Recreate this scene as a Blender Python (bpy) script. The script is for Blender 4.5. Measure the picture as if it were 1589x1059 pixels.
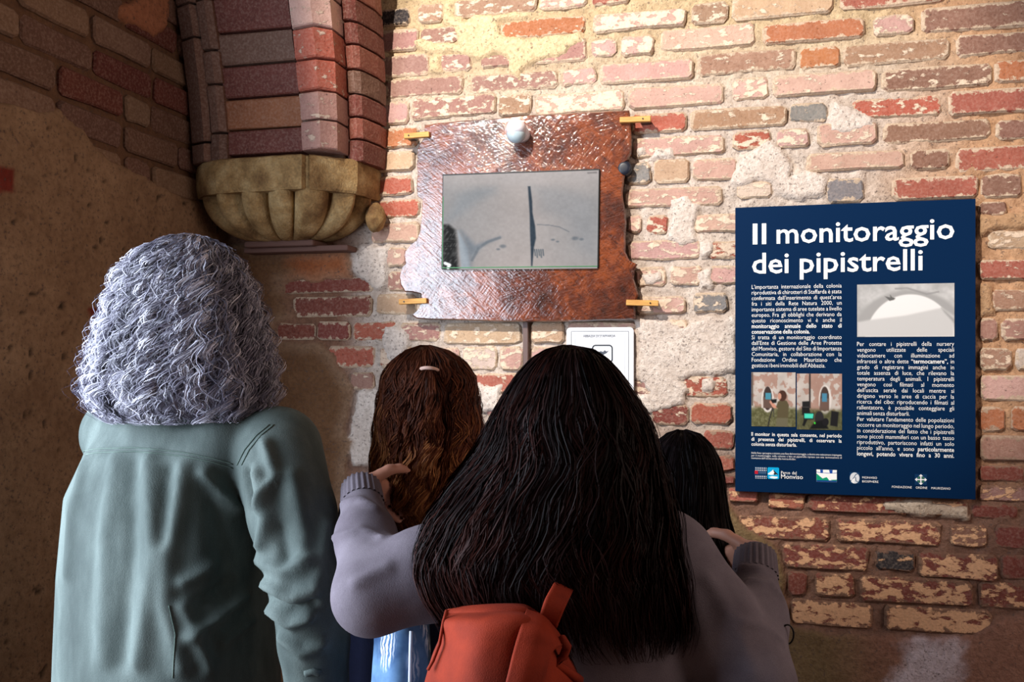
import bpy, bmesh, math, random
import numpy as np
from mathutils import Vector, Matrix
from mathutils.bvhtree import BVHTree

for _o in list(bpy.data.objects):
    bpy.data.objects.remove(_o)
scn = bpy.context.scene
COL = scn.collection
rng = np.random.default_rng(7)
random.seed(7)

# ------------------------------------------------------------------ camera
IW, IH = 1589.0, 1059.0
FPX = 1384.0
YAW = math.radians(13.6)
HOR = 550.0
CAM = Vector((1.616, -2.65, 1.5))
FWD = Vector((-math.sin(YAW), math.cos(YAW), 0.0))
RGT = Vector((math.cos(YAW), math.sin(YAW), 0.0))
cam_d = bpy.data.cameras.new('camera')
cam_d.sensor_width = 36.0
cam_d.lens = FPX / IW * 36.0
cam_d.shift_y = (HOR - IH / 2) / IW
cam_d.clip_start = 0.05
cam = bpy.data.objects.new('camera', cam_d)
cam.location = CAM
cam.rotation_euler = (math.pi / 2, 0.0, YAW)
COL.objects.link(cam)
scn.camera = cam

# ------------------------------------------------------------------ world, lights, exposure
world = bpy.data.worlds.new('dim_hall_ambient')
scn.world = world
world.use_nodes = True
_bg = world.node_tree.nodes['Background']
_bg.inputs[0].default_value = (1.0, 0.80, 0.72, 1)
_bg.inputs[1].default_value = 0.13

def add_light(name, kind, loc, target, energy, color, **kw):
    d = bpy.data.lights.new(name, kind)
    d.energy = energy
    d.color = color
    for k, v in kw.items():
        setattr(d, k, v)
    o = bpy.data.objects.new(name, d)
    o.location = loc
    dr = Vector(target) - Vector(loc)
    o.rotation_euler = dr.to_track_quat('-Z', 'Y').to_euler()
    COL.objects.link(o)
    return o

# warm spotlight of the room, above and left of the visitors, aimed at the monitor wall
add_light('wall_spotlight', 'SPOT', (0.42, -2.55, 3.62), (1.38, 0.0, 2.18), 620, (1.0, 0.915, 0.81),
          spot_size=math.radians(37), spot_blend=0.38, shadow_soft_size=0.03)
# daylight of the doorway beyond the end of the left wall
add_light('doorway_daylight', 'AREA', (-0.16, -1.98, 1.55), (1.2, -1.60, 1.45), 98, (0.76, 0.86, 1.0),
          shape='RECTANGLE', size=1.3, size_y=1.8)
# weaker warm fill light added on the right to brighten the left wall
add_light('right_fill_light', 'AREA', (3.95, -1.3, 2.0), (0.0, -0.5, 1.6), 27, (1.0, 0.80, 0.70),
          shape='RECTANGLE', size=1.6, size_y=1.8)
scn.view_settings.view_transform = 'Standard'
scn.view_settings.look = 'None'
scn.view_settings.gamma = 1.0
scn.view_settings.use_curve_mapping = False
scn.view_settings.exposure = 0.0

# ------------------------------------------------------------------ helpers
def s2l(c):
    c = np.asarray(c, float) / 255.0
    return np.where(c <= 0.04045, c / 12.92, ((c + 0.055) / 1.055) ** 2.4)

def lin(c):
    return tuple(float(v) for v in s2l(c))

def ray(px, py):
    return FWD + RGT * ((px - IW / 2) / FPX) + Vector((0, 0, 1)) * ((HOR - py) / FPX)

def P(px, py, d):
    return CAM + ray(px, py) * d

def WB(px, py, y=0.0):                      # pixel -> (X, Z) on the back wall plane
    r = ray(px, py)
    t = (y - CAM.y) / r.y
    p = CAM + r * t
    return p.x, p.z

def WL(px, py, x=0.0):                      # pixel -> (Y, Z) on the left wall plane
    r = ray(px, py)
    t = (x - CAM.x) / r.x
    p = CAM + r * t
    return p.y, p.z

def proj(x, y, z):                          # world arrays -> pixel arrays
    dx, dy, dz = x - CAM.x, y - CAM.y, z - CAM.z
    dep = dx * FWD.x + dy * FWD.y
    lat = dx * RGT.x + dy * RGT.y
    return IW / 2 + FPX * lat / dep, HOR - FPX * dz / dep

def tag(o, label=None, cat=None, group=None, kind=None):
    if label: o['label'] = label
    if cat: o['category'] = cat
    if group: o['group'] = group
    if kind: o['kind'] = kind
    return o

def empty(name, loc=(0, 0, 0), rz=0.0):
    o = bpy.data.objects.new(name, None)
    o.empty_display_size = 0.05
    o.location = loc
    o.rotation_euler = (0, 0, rz)
    COL.objects.link(o)
    return o

def link_mesh(name, me, mat=None, parent=None, loc=None, smooth=False):
    if mat is not None:
        for m in (mat if isinstance(mat, (list, tuple)) else [mat]):
            me.materials.append(m)
    if smooth:
        me.polygons.foreach_set('use_smooth', np.ones(len(me.polygons), bool))
    o = bpy.data.objects.new(name, me)
    COL.objects.link(o)
    if parent is not None:
        o.parent = parent
    if loc is not None:
        o.location = loc
    return o

def np_mesh(name, V, Q, cols=None, smooth=True):
    """V (n,3), Q (m,3|4) -> mesh; cols (n,3) linear colours -> point attribute 'col'"""
    V = np.ascontiguousarray(V, np.float32)
    Q = np.ascontiguousarray(Q, np.int32)
    k = Q.shape[1]
    me = bpy.data.meshes.new(name)
    me.vertices.add(len(V))
    me.vertices.foreach_set('co', V.ravel())
    me.loops.add(Q.size)
    me.loops.foreach_set('vertex_index', Q.ravel())
    me.polygons.add(len(Q))
    me.polygons.foreach_set('loop_start', np.arange(0, Q.size, k, dtype=np.int32))
    if smooth:
        me.polygons.foreach_set('use_smooth', np.ones(len(Q), bool))
    if cols is not None:
        at = me.attributes.new('col', 'FLOAT_COLOR', 'POINT')
        c4 = np.ones((len(V), 4), np.float32)
        c4[:, :3] = cols
        at.data.foreach_set('color', c4.ravel())
    me.update(calc_edges=True)
    return me

def bm_obj(name, bm, mat=None, parent=None, loc=None, smooth=False):
    me = bpy.data.meshes.new(name)
    bmesh.ops.recalc_face_normals(bm, faces=bm.faces)
    bm.to_mesh(me)
    bm.free()
    return link_mesh(name, me, mat, parent, loc, smooth)

def add_box(bm, c, s, bevel=0.0, rot=None):
    r = bmesh.ops.create_cube(bm, size=1.0)
    vs = r['verts']
    for v in vs:
        v.co = Vector((v.co.x * s[0], v.co.y * s[1], v.co.z * s[2]))
    if bevel > 0:
        es = list({e for v in vs for e in v.link_edges})
        rb = bmesh.ops.bevel(bm, geom=es, offset=bevel, segments=2, profile=0.5, affect='EDGES')
        vs = list({v for f in rb['faces'] for v in f.verts} | {v for v in vs if v.is_valid})
    for v in vs:
        if rot is not None:
            v.co = rot @ v.co
        v.co += Vector(c)
    return vs

def tube_mesh(name, pts, rad, n=8, closed=False):
    pts = [Vector(p) for p in pts]
    m = len(pts)
    V, Q = [], []
    up = None
    for i, p in enumerate(pts):
        a = pts[(i - 1) % m] if (i > 0 or closed) else pts[0]
        b = pts[(i + 1) % m] if (i < m - 1 or closed) else pts[-1]
        t = (b - a).normalized()
        if up is None:
            up = t.orthogonal().normalized()
        up = (up - t * up.dot(t)).normalized()
        w = t.cross(up)
        r = rad[i] if hasattr(rad, '__len__') else rad
        for k in range(n):
            an = 2 * math.pi * k / n
            V.append(p + up * math.cos(an) * r + w * math.sin(an) * r)
    for i in range(m if closed else m - 1):
        j = (i + 1) % m
        for k in range(n):
            Q.append((i * n + k, i * n + (k + 1) % n, j * n + (k + 1) % n, j * n + k))
    if not closed:
        V.append(pts[0]); V.append(pts[-1])
        c0, c1 = len(V) - 2, len(V) - 1
        for k in range(n):
            Q.append((c0, (k + 1) % n, k, k))
            Q.append((c1, (m - 1) * n + k, (m - 1) * n + (k + 1) % n, (m - 1) * n + (k + 1) % n))
    me = bpy.data.meshes.new(name)
    me.from_pydata([tuple(v) for v in V], [], [q if q[2] != q[3] else q[:3] for q in Q])
    me.polygons.foreach_set('use_smooth', np.ones(len(me.polygons), bool))
    me.update()
    return me

# value noise -------------------------------------------------------
def _h(i, j, k, s):
    n = (i * 73856093) ^ (j * 19349663) ^ (k * 83492791) ^ (s * 2654435)
    n = n & 0x7fffffff
    n = ((n >> 13) ^ n) & 0x7fffffff
    n = (n * ((n * n * 15731 + 789221) & 0x7fffffff) + 1376312589) & 0x7fffffff
    return n.astype(np.float64) / 0x7fffffff

def vnoise(x, y, z=None, seed=0):
    x = np.asarray(x, float); y = np.asarray(y, float)
    z = np.zeros_like(x) if z is None else np.asarray(z, float)
    i, j, k = np.floor(x).astype(np.int64), np.floor(y).astype(np.int64), np.floor(z).astype(np.int64)
    u, v, w = x - i, y - j, z - k
    u, v, w = u * u * (3 - 2 * u), v * v * (3 - 2 * v), w * w * (3 - 2 * w)
    r = 0
    for a in (0, 1):
        for b in (0, 1):
            for c in (0, 1):
                r = r + _h(i + a, j + b, k + c, seed) * (u if a else 1 - u) * (v if b else 1 - v) * (w if c else 1 - w)
    return r * 2 - 1

def fbm(x, y, z=None, o=4, seed=0):
    r, a, f = 0, 0.5, 1.0
    for q in range(o):
        r = r + a * vnoise(np.asarray(x) * f, np.asarray(y) * f, None if z is None else np.asarray(z) * f, seed + q)
        a *= 0.5; f *= 2.03
    return r

def in_poly(x, y, poly):
    ins = np.zeros(np.shape(x), bool)
    n = len(poly)
    for i in range(n):
        x0, y0 = poly[i]; x1, y1 = poly[(i + 1) % n]
        c = ((y0 > y) != (y1 > y))
        if y1 != y0:
            ins ^= c & (x < (x1 - x0) * (y - y0) / (y1 - y0) + x0)
    return ins

def sd_poly(x, y, poly):                     # signed distance, inside positive
    d = np.full(np.shape(x), 1e9)
    n = len(poly)
    for i in range(n):
        x0, y0 = poly[i]; x1, y1 = poly[(i + 1) % n]
        ex, ey = x1 - x0, y1 - y0
        t = np.clip(((x - x0) * ex + (y - y0) * ey) / max(ex * ex + ey * ey, 1e-9), 0, 1)
        d = np.minimum(d, np.hypot(x - x0 - t * ex, y - y0 - t * ey))
    return np.where(in_poly(x, y, poly), d, -d)

def sstep(a, b, x):
    t = np.clip((x - a) / (b - a), 0, 1)
    return t * t * (3 - 2 * t)

# ------------------------------------------------------------------ materials
class NT:
    def __init__(self, name):
        self.m = bpy.data.materials.new(name)
        self.m.use_nodes = True
        self.t = self.m.node_tree
        self.b = self.t.nodes['Principled BSDF']
    def n(self, kind, **kw):
        nd = self.t.nodes.new(kind)
        for k, v in kw.items():
            setattr(nd, k, v)
        return nd
    def l(self, a, b):
        self.t.links.new(a, b)
    def inp(self, sock, v):
        if hasattr(v, 'links') or isinstance(v, bpy.types.NodeSocket):
            self.l(v, sock)
        else:
            sock.default_value = v
    def noise(self, vec, scale, detail=4, rough=0.55):
        nd = self.n('ShaderNodeTexNoise')
        self.inp(nd.inputs['Vector'], vec)
        nd.inputs['Scale'].default_value = scale
        nd.inputs['Detail'].default_value = detail
        nd.inputs['Roughness'].default_value = rough
        return nd.outputs['Fac']
    def mapping(self, vec, scale=(1, 1, 1), rot=(0, 0, 0)):
        nd = self.n('ShaderNodeMapping')
        self.inp(nd.inputs['Vector'], vec)
        nd.inputs['Scale'].default_value = scale
        nd.inputs['Rotation'].default_value = rot
        return nd.outputs[0]
    def ramp(self, fac, pts):
        nd = self.n('ShaderNodeValToRGB')
        self.inp(nd.inputs[0], fac)
        e = nd.color_ramp.elements
        while len(e) > 1:
            e.remove(e[-1])
        e[0].position = pts[0][0]; e[0].color = tuple(pts[0][1]) + (1,)
        for p, c in pts[1:]:
            q = e.new(p); q.color = tuple(c) + (1,)
        return nd.outputs[0]
    def mix(self, fac, a, b, mode='MIX'):
        nd = self.n('ShaderNodeMix', data_type='RGBA', blend_type=mode)
        self.inp(nd.inputs[0], fac)
        self.inp(nd.inputs[6], a if not isinstance(a, tuple) else (a + (1,))[:4])
        self.inp(nd.inputs[7], b if not isinstance(b, tuple) else (b + (1,))[:4])
        return nd.outputs[2]
    def math(self, op, a, b=0.0, c=0.0, clamp=False):
        nd = self.n('ShaderNodeMath', operation=op, use_clamp=clamp)
        self.inp(nd.inputs[0], a); self.inp(nd.inputs[1], b); self.inp(nd.inputs[2], c)
        return nd.outputs[0]
    def maprange(self, v, a, b, c=0.0, d=1.0):
        nd = self.n('ShaderNodeMapRange')
        self.inp(nd.inputs[0], v)
        nd.inputs[1].default_value = a; nd.inputs[2].default_value = b
        nd.inputs[3].default_value = c; nd.inputs[4].default_value = d
        return nd.outputs[0]
    def bump(self, h, strength=0.4, dist=0.004, coat=False):
        nd = self.n('ShaderNodeBump')
        nd.inputs['Strength'].default_value = strength
        nd.inputs['Distance'].default_value = dist
        self.inp(nd.inputs['Height'], h)
        self.l(nd.outputs[0], self.b.inputs['Normal'])
        if coat: self.l(nd.outputs[0], self.b.inputs['Coat Normal'])
    def pos(self):
        return self.n('ShaderNodeNewGeometry').outputs['Position']
    def obj(self):
        return self.n('ShaderNodeTexCoord').outputs['Object']
    def set(self, color=None, rough=None, spec=None, **kw):
        if color is not None:
            self.inp(self.b.inputs['Base Color'], (tuple(color) + (1,))[:4] if isinstance(color, tuple) else color)
        if rough is not None:
            self.inp(self.b.inputs['Roughness'], rough)
        if spec is not None:
            self.inp(self.b.inputs['Specular IOR Level'], spec)
        for k, v in kw.items():
            self.inp(self.b.inputs[k], v)
        return self.m

def mat_plain(name, rgb, rough=0.6, spec=0.4, **kw):
    return NT(name).set(lin(rgb), rough, spec, **kw)

def mat_brick(name, lime_rgb=(232, 208, 184), dark=0.62, rough=0.8, smear=True):
    t = NT(name)
    oi = t.n('ShaderNodeObjectInfo')
    p = t.pos()
    n1 = t.noise(p, 16, 5, 0.65)
    n2 = t.noise(p, 140, 4, 0.6)
    n3 = t.noise(t.mapping(p, (1, 1, 1.8)), 27, 6, 0.62)
    c = t.mix(t.maprange(n1, 0.35, 0.68), t.mix(0.5, oi.outputs['Color'], (dark, dark * .9, dark * .86), 'MULTIPLY'), oi.outputs['Color'])
    c = t.mix(t.maprange(n2, 0.45, 0.75, 0, 0.16), c, (0.80, 0.62, 0.50))
    # dark pits
    c = t.mix(t.maprange(n2, 0.30, 0.36, 0.7, 0.0), c, (0.05, 0.035, 0.03))
    th = t.math('SUBTRACT', t.math('ADD', n3, oi.outputs['Alpha']), 0.98)
    lf = t.math('MULTIPLY', t.maprange(th, 0.0, 0.05), 0.94)
    lz = t.n('ShaderNodeSeparateXYZ'); t.l(p, lz.inputs[0])
    lc = t.mix(t.maprange(lz.outputs[2], 1.12, 1.32), lin((234, 184, 142)), lin(lime_rgb)) if smear else lin(lime_rgb)  # low lime turns peach: warm light put into its colour
    c = t.mix(lf, c, t.mix(t.maprange(n2, 0.3, 0.7), lc, t.mix(1.0, lc, (0.78, 0.78, 0.78), 'MULTIPLY')))
    if smear:                                             # mortar smeared over the arrises
        sx = t.n('ShaderNodeSeparateXYZ'); t.l(t.n('ShaderNodeTexCoord').outputs['Generated'], sx.inputs[0])
        ex = t.math('MULTIPLY', t.math('MINIMUM', sx.outputs[0], t.math('SUBTRACT', 1.0, sx.outputs[0])), 3.4)
        ez = t.math('MINIMUM', sx.outputs[2], t.math('SUBTRACT', 1.0, sx.outputs[2]))
        ed = t.math('SUBTRACT', t.math('MINIMUM', ex, ez), t.math('MULTIPLY', t.math('SUBTRACT', t.noise(p, 48, 5, 0.7), 0.40), 0.85))
        sf = t.maprange(ed, 0.02, 0.07, 0.9, 0.0)
        wz = t.n('ShaderNodeSeparateXYZ'); t.l(p, wz.inputs[0])
        sc = t.mix(t.maprange(wz.outputs[2], 1.15, 1.42), lin((134, 102, 86)), lin((214, 192, 168)))
        c = t.mix(sf, c, t.mix(t.maprange(n2, 0.3, 0.7), sc, t.mix(1.0, sc, (0.6, 0.56, 0.52), 'MULTIPLY')))
    hgt = t.math('ADD', t.math('MULTIPLY', n2, 0.5), t.math('ADD', t.math('MULTIPLY', n1, 1.0), t.math('MULTIPLY', lf, 0.35)))
    t.bump(hgt, 0.75, 0.006)
    return t.set(c, rough, 0.25)

def mat_vcol(name, rough=0.85, spec=0.2, bump=0.9, dist=0.007, sc=90, speck=True):
    t = NT(name)
    a = t.n('ShaderNodeAttribute', attribute_name='col')
    p = t.pos()
    n1 = t.noise(p, 9, 6, 0.65)
    n2 = t.noise(p, sc, 5, 0.65)
    c = t.mix(t.maprange(n1, 0.35, 0.7), t.mix(1.0, a.outputs['Color'], (0.74, 0.70, 0.68), 'MULTIPLY'), a.outputs['Color'])
    c = t.mix(t.maprange(n2, 0.32, 0.60, 0.62, 0.0), c, t.mix(1.0, a.outputs['Color'], (0.45, 0.40, 0.36), 'MULTIPLY'))
    if speck:
        n4 = t.noise(p, 120, 4, 0.6)
        c = t.mix(t.maprange(n4, 0.35, 0.41, 0.65, 0.0), c, (0.10, 0.07, 0.06))
    t.bump(t.math('ADD', n2, t.math('MULTIPLY', n1, 0.8)), bump, dist)
    return t.set(c, rough, spec)

def mat_print(name, rough=0.5, emit=0.0):
    t = NT(name)
    a = t.n('ShaderNodeAttribute', attribute_name='col')
    t.set(a.outputs['Color'], rough, 0.2)
    if emit > 0:
        t.b.inputs['Specular IOR Level'].default_value = 0.06
        t.l(t.mix(1.0, a.outputs['Color'], (0.12, 0.12, 0.12), 'MULTIPLY'), t.b.inputs['Base Color'])
        t.inp(t.b.inputs['Emission Color'], a.outputs['Color'])
        t.b.inputs['Emission Strength'].default_value = emit
    return t.m

def mat_fabric(name, rgb, rgb2, scale=420, rough=0.9, wear=6.0, bump=0.25, stretch=(1, 1, 1)):
    t = NT(name)
    p = t.obj()
    n1 = t.noise(t.mapping(p, stretch), wear, 5, 0.6)
    n2 = t.noise(p, scale, 2, 0.5)
    c = t.mix(t.maprange(n1, 0.36, 0.66), lin(rgb2), lin(rgb))
    c = t.mix(t.maprange(n2, 0.35, 0.65, 0, 0.18), c, (1, 1, 1), 'OVERLAY')
    t.bump(t.math('ADD', n2, t.math('MULTIPLY', n1, 1.4)), bump, 0.003)
    return t.set(c, rough, 0.15)

def mat_hair(name, rough=0.42, spec=0.5):
    t = NT(name)
    a = t.n('ShaderNodeAttribute', attribute_name='col')
    return t.set(a.outputs['Color'], rough, spec)

M = {}
M['brick'] = mat_brick('old_brick')
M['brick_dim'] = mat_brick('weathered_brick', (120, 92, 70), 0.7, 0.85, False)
M['brick_rib'] = mat_brick('moulded_rib_brick', (206, 180, 160), 0.62, 0.6, False)
M['mortar'] = mat_vcol('lime_mortar_and_plaster')
M['plaster'] = mat_vcol('brown_wall_plaster', sc=60)
# ================================================================== FLOOR
_t = NT('stone_floor')
_p = _t.pos()
_c = _t.ramp(_t.noise(_p, 5, 6, 0.6), [(0.3, lin((84, 66, 54))), (0.7, lin((128, 106, 90)))])
_t.bump(_t.noise(_p, 60, 4), 0.4, 0.004)
M['floor'] = _t.set(_c, 0.8, 0.3)
bm = bmesh.new()
add_box(bm, (1.9, -2.2, -0.06), (4.4, 4.8, 0.12))
floor = tag(bm_obj('floor', bm, M['floor']), 'brown stone floor under the visitors', 'floor', kind='structure')

for _n, _c, _s in (('wall_front', (1.9, -4.35, 1.65), (4.4, .3, 3.3)), ('wall_right', (4.25, -2.0, 1.65), (.3, 4.4, 3.3))):
    bm = bmesh.new(); add_box(bm, _c, _s)
    tag(bm_obj(_n, bm, mat_plain('shaded_plaster', (120, 92, 72), .9, .1)), 'plain shaded plaster wall of the hall', 'wall', kind='structure')

# ================================================================== BACK WALL
# palette of the fired clay (own colour of each brick)
PAL = dict(O=(176, 112, 76), R=(160, 92, 76), P=(196, 158, 146), M=(160, 120, 110), B=(190, 160, 130),
           T=(160, 126, 102), G=(128, 124, 124), D=(52, 48, 50), K=(128, 68, 58), L=(206, 188, 174),
           S=(172, 92, 74), N=(134, 98, 82))
# traced bricks: course -> (left px, right px, top px, bottom px at the middle, colour, lime cover)
BR = [
 [(591,637,13,40,'D',.1),(649,688,6,36,'T',.42),(704,834,-4,23,'T',.4),(838,911,-20,14,'P',.45),(917,978,-30,7,'R',.15)],
 [(588,650,46,80,'M',.2),(653,711,43,69,'M',.42),(728,768,40,62,'M',.35),(776,909,29,57,'O',.33),(920,1066,18,46,'P',.5),
  (1072,1131,5,37,'T',.42),(1136,1294,-12,26,'B',.35),(1302,1466,-38,10,'R',.25)],
 [(586,667,85,118,'M',.25),(680,731,84,111,'M',.42),(745,796,84,105,'M',.4),(818,912,62,98,'M',.33),(917,956,60,88,'P',.42),
  (963,1016,56,86,'P',.46),(1025,1172,41,76,'P',.4),(1182,1343,33,64,'O',.1),(1354,1417,24,55,'P',.44),(1430,1612,6,46,'N',.3)],
 [(596,719,121,150,'M',.3),(729,867,113,140,'M',.42),(871,926,106,132,'P',.42),(930,1077,95,128,'P',.36),(1081,1236,80,113,'T',.34),
  (1241,1303,73,107,'O',.15),(1308,1475,65,97,'T',.36),(1482,1620,50,84,'N',.25)],
 [(583,635,158,193,'P',.3),(638,770,149,182,'M',.43),(774,826,145,180,'T',.4),(829,970,143,176,'P',.5),(976,1124,133,166,'P',.36),
  (1136,1193,121,155,'P',.48),(1199,1361,114,147,'P',.35),(1368,1540,103,138,'N',.38),(1543,1670,90,127,'O',.2)],
 [(578,650,199,230,'O',.3),(980,1066,176,207,'S',.33),(1070,1222,168,200,'T',.38),(1225,1285,161,189,'G',.3),(1322,1461,150,182,'S',.4),
  (1470,1630,139,177,'R',.25)],
 [(577,644,235,267,'B',.25),(980,1126,212,243,'P',.4),(1137,1197,203,233,'S',.42),(1205,1256,201,229,'P',.42),(1268,1362,190,226,'P',.4),
  (1370,1538,188,219,'N',.2),(1545,1670,184,215,'N',.2)],
 [(582,642,275,304,'S',.2),(971,1010,253,287,'G',.4),(1015,1071,247,284,'B',.3),(1074,1143,247,281,'P',.38),(1182,1224,241,275,'S',.4),
  (1250,1403,237,265,'P',.34),(1413,1475,231,263,'N',.1),(1482,1650,226,264,'R',.2)],
 [(582,652,310,338,'S',.28),(968,1121,291,321,'P',.4),(1144,1198,283,308,'L',.45),(1282,1340,278,314,'G',.2),(1384,1518,274,309,'R',.28),
  (1522,1587,270,307,'N',.3)],
 [(575,652,346,377,'P',.35),(974,996,335,362,'P',.45),(1003,1038,334,363,'S',.4),(1076,1152,333,361,'P',.44),(1519,1563,313,335,'N',.35)],
 [(600,632,384,414,'P',.4),(973,1088,374,403,'P',.42),(1098,1160,374,401,'S',.46),(1532,1640,357,386,'B',.42)],
 [(437,581,432,455,'K',.18),(600,632,421,452,'M',.4),(986,1033,415,445,'P',.46),(1040,1090,414,443,'P',.46),(1099,1160,412,441,'P',.4),(1518,1640,404,434,'R',.34)],
 [(454,578,460,492,'K',.22),(584,646,456,488,'B',.3),(986,1064,461,489,'P',.46),(1074,1130,455,485,'G',.4),(1538,1640,449,482,'T',.36)],
 [(430,490,502,528,'K',.15),(492,544,500,528,'K',.2),(547,617,499,530,'S',.38),(620,684,500,530,'M',.38),(688,809,500,535,'B',.42),
  (823,876,500,533,'B',.4),(880,990,499,533,'P',.4),(1036,1068,497,520,'M',.5),(1519,1548,495,530,'M',.3),(1553,1650,495,529,'M',.34)],
 [(508,583,537,571,'S',.28),(589,640,538,572,'R',.5),(660,714,540,576,'P',.4),(718,771,537,575,'L',.45),(774,812,538,575,'P',.42),(824,880,538,574,'P',.4),
  (1519,1570,540,575,'T',.42),(1574,1650,540,574,'L',.35)],
 [(544,582,577,606,'M',.3),(590,650,578,612,'L',.45),(985,1016,588,614,'M',.45),(1059,1130,583,617,'S',.44),(1519,1650,582,622,'P',.33)],
 [(985,1008,628,660,'M',.4),(1011,1068,628,660,'K',.38),(1072,1136,626,658,'S',.3),(1519,1561,632,671,'O',.15),(1568,1650,632,671,'O',.2)],
 [(1090,1140,668,698,'R',.34),(1518,1650,677,716,'M',.3)],
 [(1095,1140,706,732,'R',.36),(1517,1592,723,748,'K',.34),(1598,1660,723,748,'K',.3)],
 [(1100,1140,738,752,'K',.3),(1517,1640,756,781,'M',.46)],
 [(1128,1177,757,780,'R',.4),(1192,1249,764,791,'R',.42),(1253,1410,768,797,'K',.4),(1420,1500,778,802,'K',.5),(1508,1580,784,806,'K',.15)],
 [(1142,1289,801,838,'K',.46),(1297,1461,806,845,'K',.48),(1472,1534,814,850,'N',.47),(1543,1650,817,854,'K',.1)],
 [(1213,1348,845,884,'K',.46),(1358,1419,855,887,'D',.38),(1426,1548,858,900,'K',.47),(1551,1650,863,903,'K',.28)],
 [(1221,1252,886,924,'K',.15),(1263,1327,890,928,'K',.5),(1334,1509,897,938,'K',.48),(1518,1650,905,948,'K',.44)],
 [(1226,1354,933,973,'K',.55),(1371,1538,943,982,'K',.56)],
]

def brick_mesh(w, h, d, jit=0.0028, ch=0.005):
    """rounded, slightly crooked brick face, front at local -y; 48 triangles"""
    r = min(0.011, h * 0.2)
    j = lambda: random.uniform(-jit, jit)
    a, b = w / 2, h / 2
    out = [(-a + r, -b), (0, -b), (a - r, -b), (a, -b + r), (a, b - r), (a - r, b), (0, b), (-a + r, b), (-a, b - r), (-a, -b + r)]
    out = [(x + j(), z + j()) for x, z in out]
    tl = [random.uniform(-0.0025, 0.0025) for _ in range(2)]
    V = []
    for x, z in out:                                   # front ring (inset)
        V.append((x * (1 - ch / a), -d + tl[0] * x / a + tl[1] * z / b + random.uniform(-.0006, .0006), z * (1 - ch / b)))
    for x, z in out:
        V.append((x, -d + ch * 1.1, z))
    for x, z in out:
        V.append((x, 0.03, z))
    n = len(out)
    F = [list(range(n))]
    for k in range(n):
        q = (k + 1) % n
        F.append((k, k + n, q + n, q))
        F.append((k + n, k + 2 * n, q + 2 * n, q + n))
    me = bpy.data.meshes.new('brick')
    me.from_pydata(V, [], F)
    me.update()
    return me

def put_brick(parent, c, w, h, rgb, lime, proud=0.004, side=False, mat=None):
    me = brick_mesh(max(w, .02), max(h, .015), proud)
    o = link_mesh('brick', me, mat or M['brick'], parent, c)
    if side:
        o.rotation_euler = (0, 0, math.pi / 2)
    else:
        o.rotation_euler = (0, random.uniform(-.004, .004), 0)
    j = 1 + random.uniform(-.08, .08)
    l = s2l(rgb) * j * np.array([1, 1 + random.uniform(-.05, .05), 1 + random.uniform(-.06, .06)])
    o.color = (float(l[0]), float(l[1]), float(l[2]), lime)
    return o

# plaster / lime patches in photo pixels
LIME = [
 ([(640,64),(655,60),(690,70),(720,72),(712,44),(735,26),(762,24),(832,22),(772,34),(776,56),(840,60),(900,52),(902,64),(868,86),(838,90),(818,104),(800,108),(786,90),(765,84),(742,96),(728,88),(700,80),(672,86),(650,78)], 0),
 ([(688,8),(702,0),(702,26),(716,26),(726,40),(716,70),(706,44),(690,40)], 0),
 ([(668,92),(682,84),(682,112),(668,112)], 0), ([(790,92),(822,84),(840,92),(812,108),(806,122),(790,116)], 0),
 ([(1140,268),(1150,246),(1194,216),(1214,236),(1228,262),(1216,286),(1186,280),(1150,290),(1134,286)], 1),
 ([(1296,160),(1318,168),(1356,186),(1362,196),(1340,202),(1316,208),(1290,204),(1284,186)], 1),
 ([(1040,312),(1066,306),(1084,320),(1078,350),(1084,378),(1056,384),(1036,372),(1042,340)], 1),
 ([(1020,232),(1040,232),(1044,244),(1022,248),(1010,246)], 1), ([(986,232),(1000,226),(1004,240),(990,246)], 1),
 ([(1200,262),(1226,276),(1262,262),(1284,276),(1280,300),(1240,310),(1200,302)], 1),
 ([(984,492),(1034,494),(1060,510),(1100,492),(1142,492),(1142,574),(1104,584),(1070,580),(1054,590),(1066,606),(1054,614),(1010,612),(1000,592),(984,588)], 1),
 ([(986,610),(1060,612),(1060,626),(1010,640),(986,640)], 1),
 ([(1090,586),(1106,592),(1106,606),(1092,606)], 1),
 ([(990,424),(1026,422),(1030,436),(1002,442)], 1), ([(1078,420),(1104,418),(1106,446),(1086,450)], 1),
 ([(1086,374),(1106,372),(1104,396),(1086,398)], 1),
 ([(545,382),(604,382),(600,446),(586,450),(566,434),(548,420)], 1),
 ([(596,508),(616,502),(636,520),(632,556),(604,560),(594,540)], 1),
 ([(556,604),(640,604),(600,680),(580,720),(548,724),(540,690),(548,640)], 1),
 ([(734,596),(776,600),(776,640),(742,640)], 1),
 ([(1520,336),(1589,330),(1640,330),(1640,356),(1530,358),(1520,372)], 2),
 ([(1520,438),(1536,440),(1540,486),(1520,492)], 2),
 ([(1370,778),(1420,776),(1500,786),(1500,804),(1430,800),(1372,792)], 3),
]
PLAST = [
 [(300,366),(420,384),(500,388),(544,386),(550,412),(544,432),(500,436),(440,440),(440,446),(452,458),(452,494),(428,500),(428,530),(500,534),(518,552),(534,576),(552,600),(546,640),(536,672),(552,684),(540,720),(534,800),(534,1200),(200,1200),(200,366)],
 [(1000,772),(1128,784),(1150,812),(1196,842),(1212,866),(1218,930),(1226,976),(1290,986),(1420,988),(1506,984),(1560,958),(1600,952),(1700,940),(1700,1300),(1000,1300)],
]
ORANGE = [(452,392),(540,388),(548,436),(500,440),(452,436)]

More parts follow.
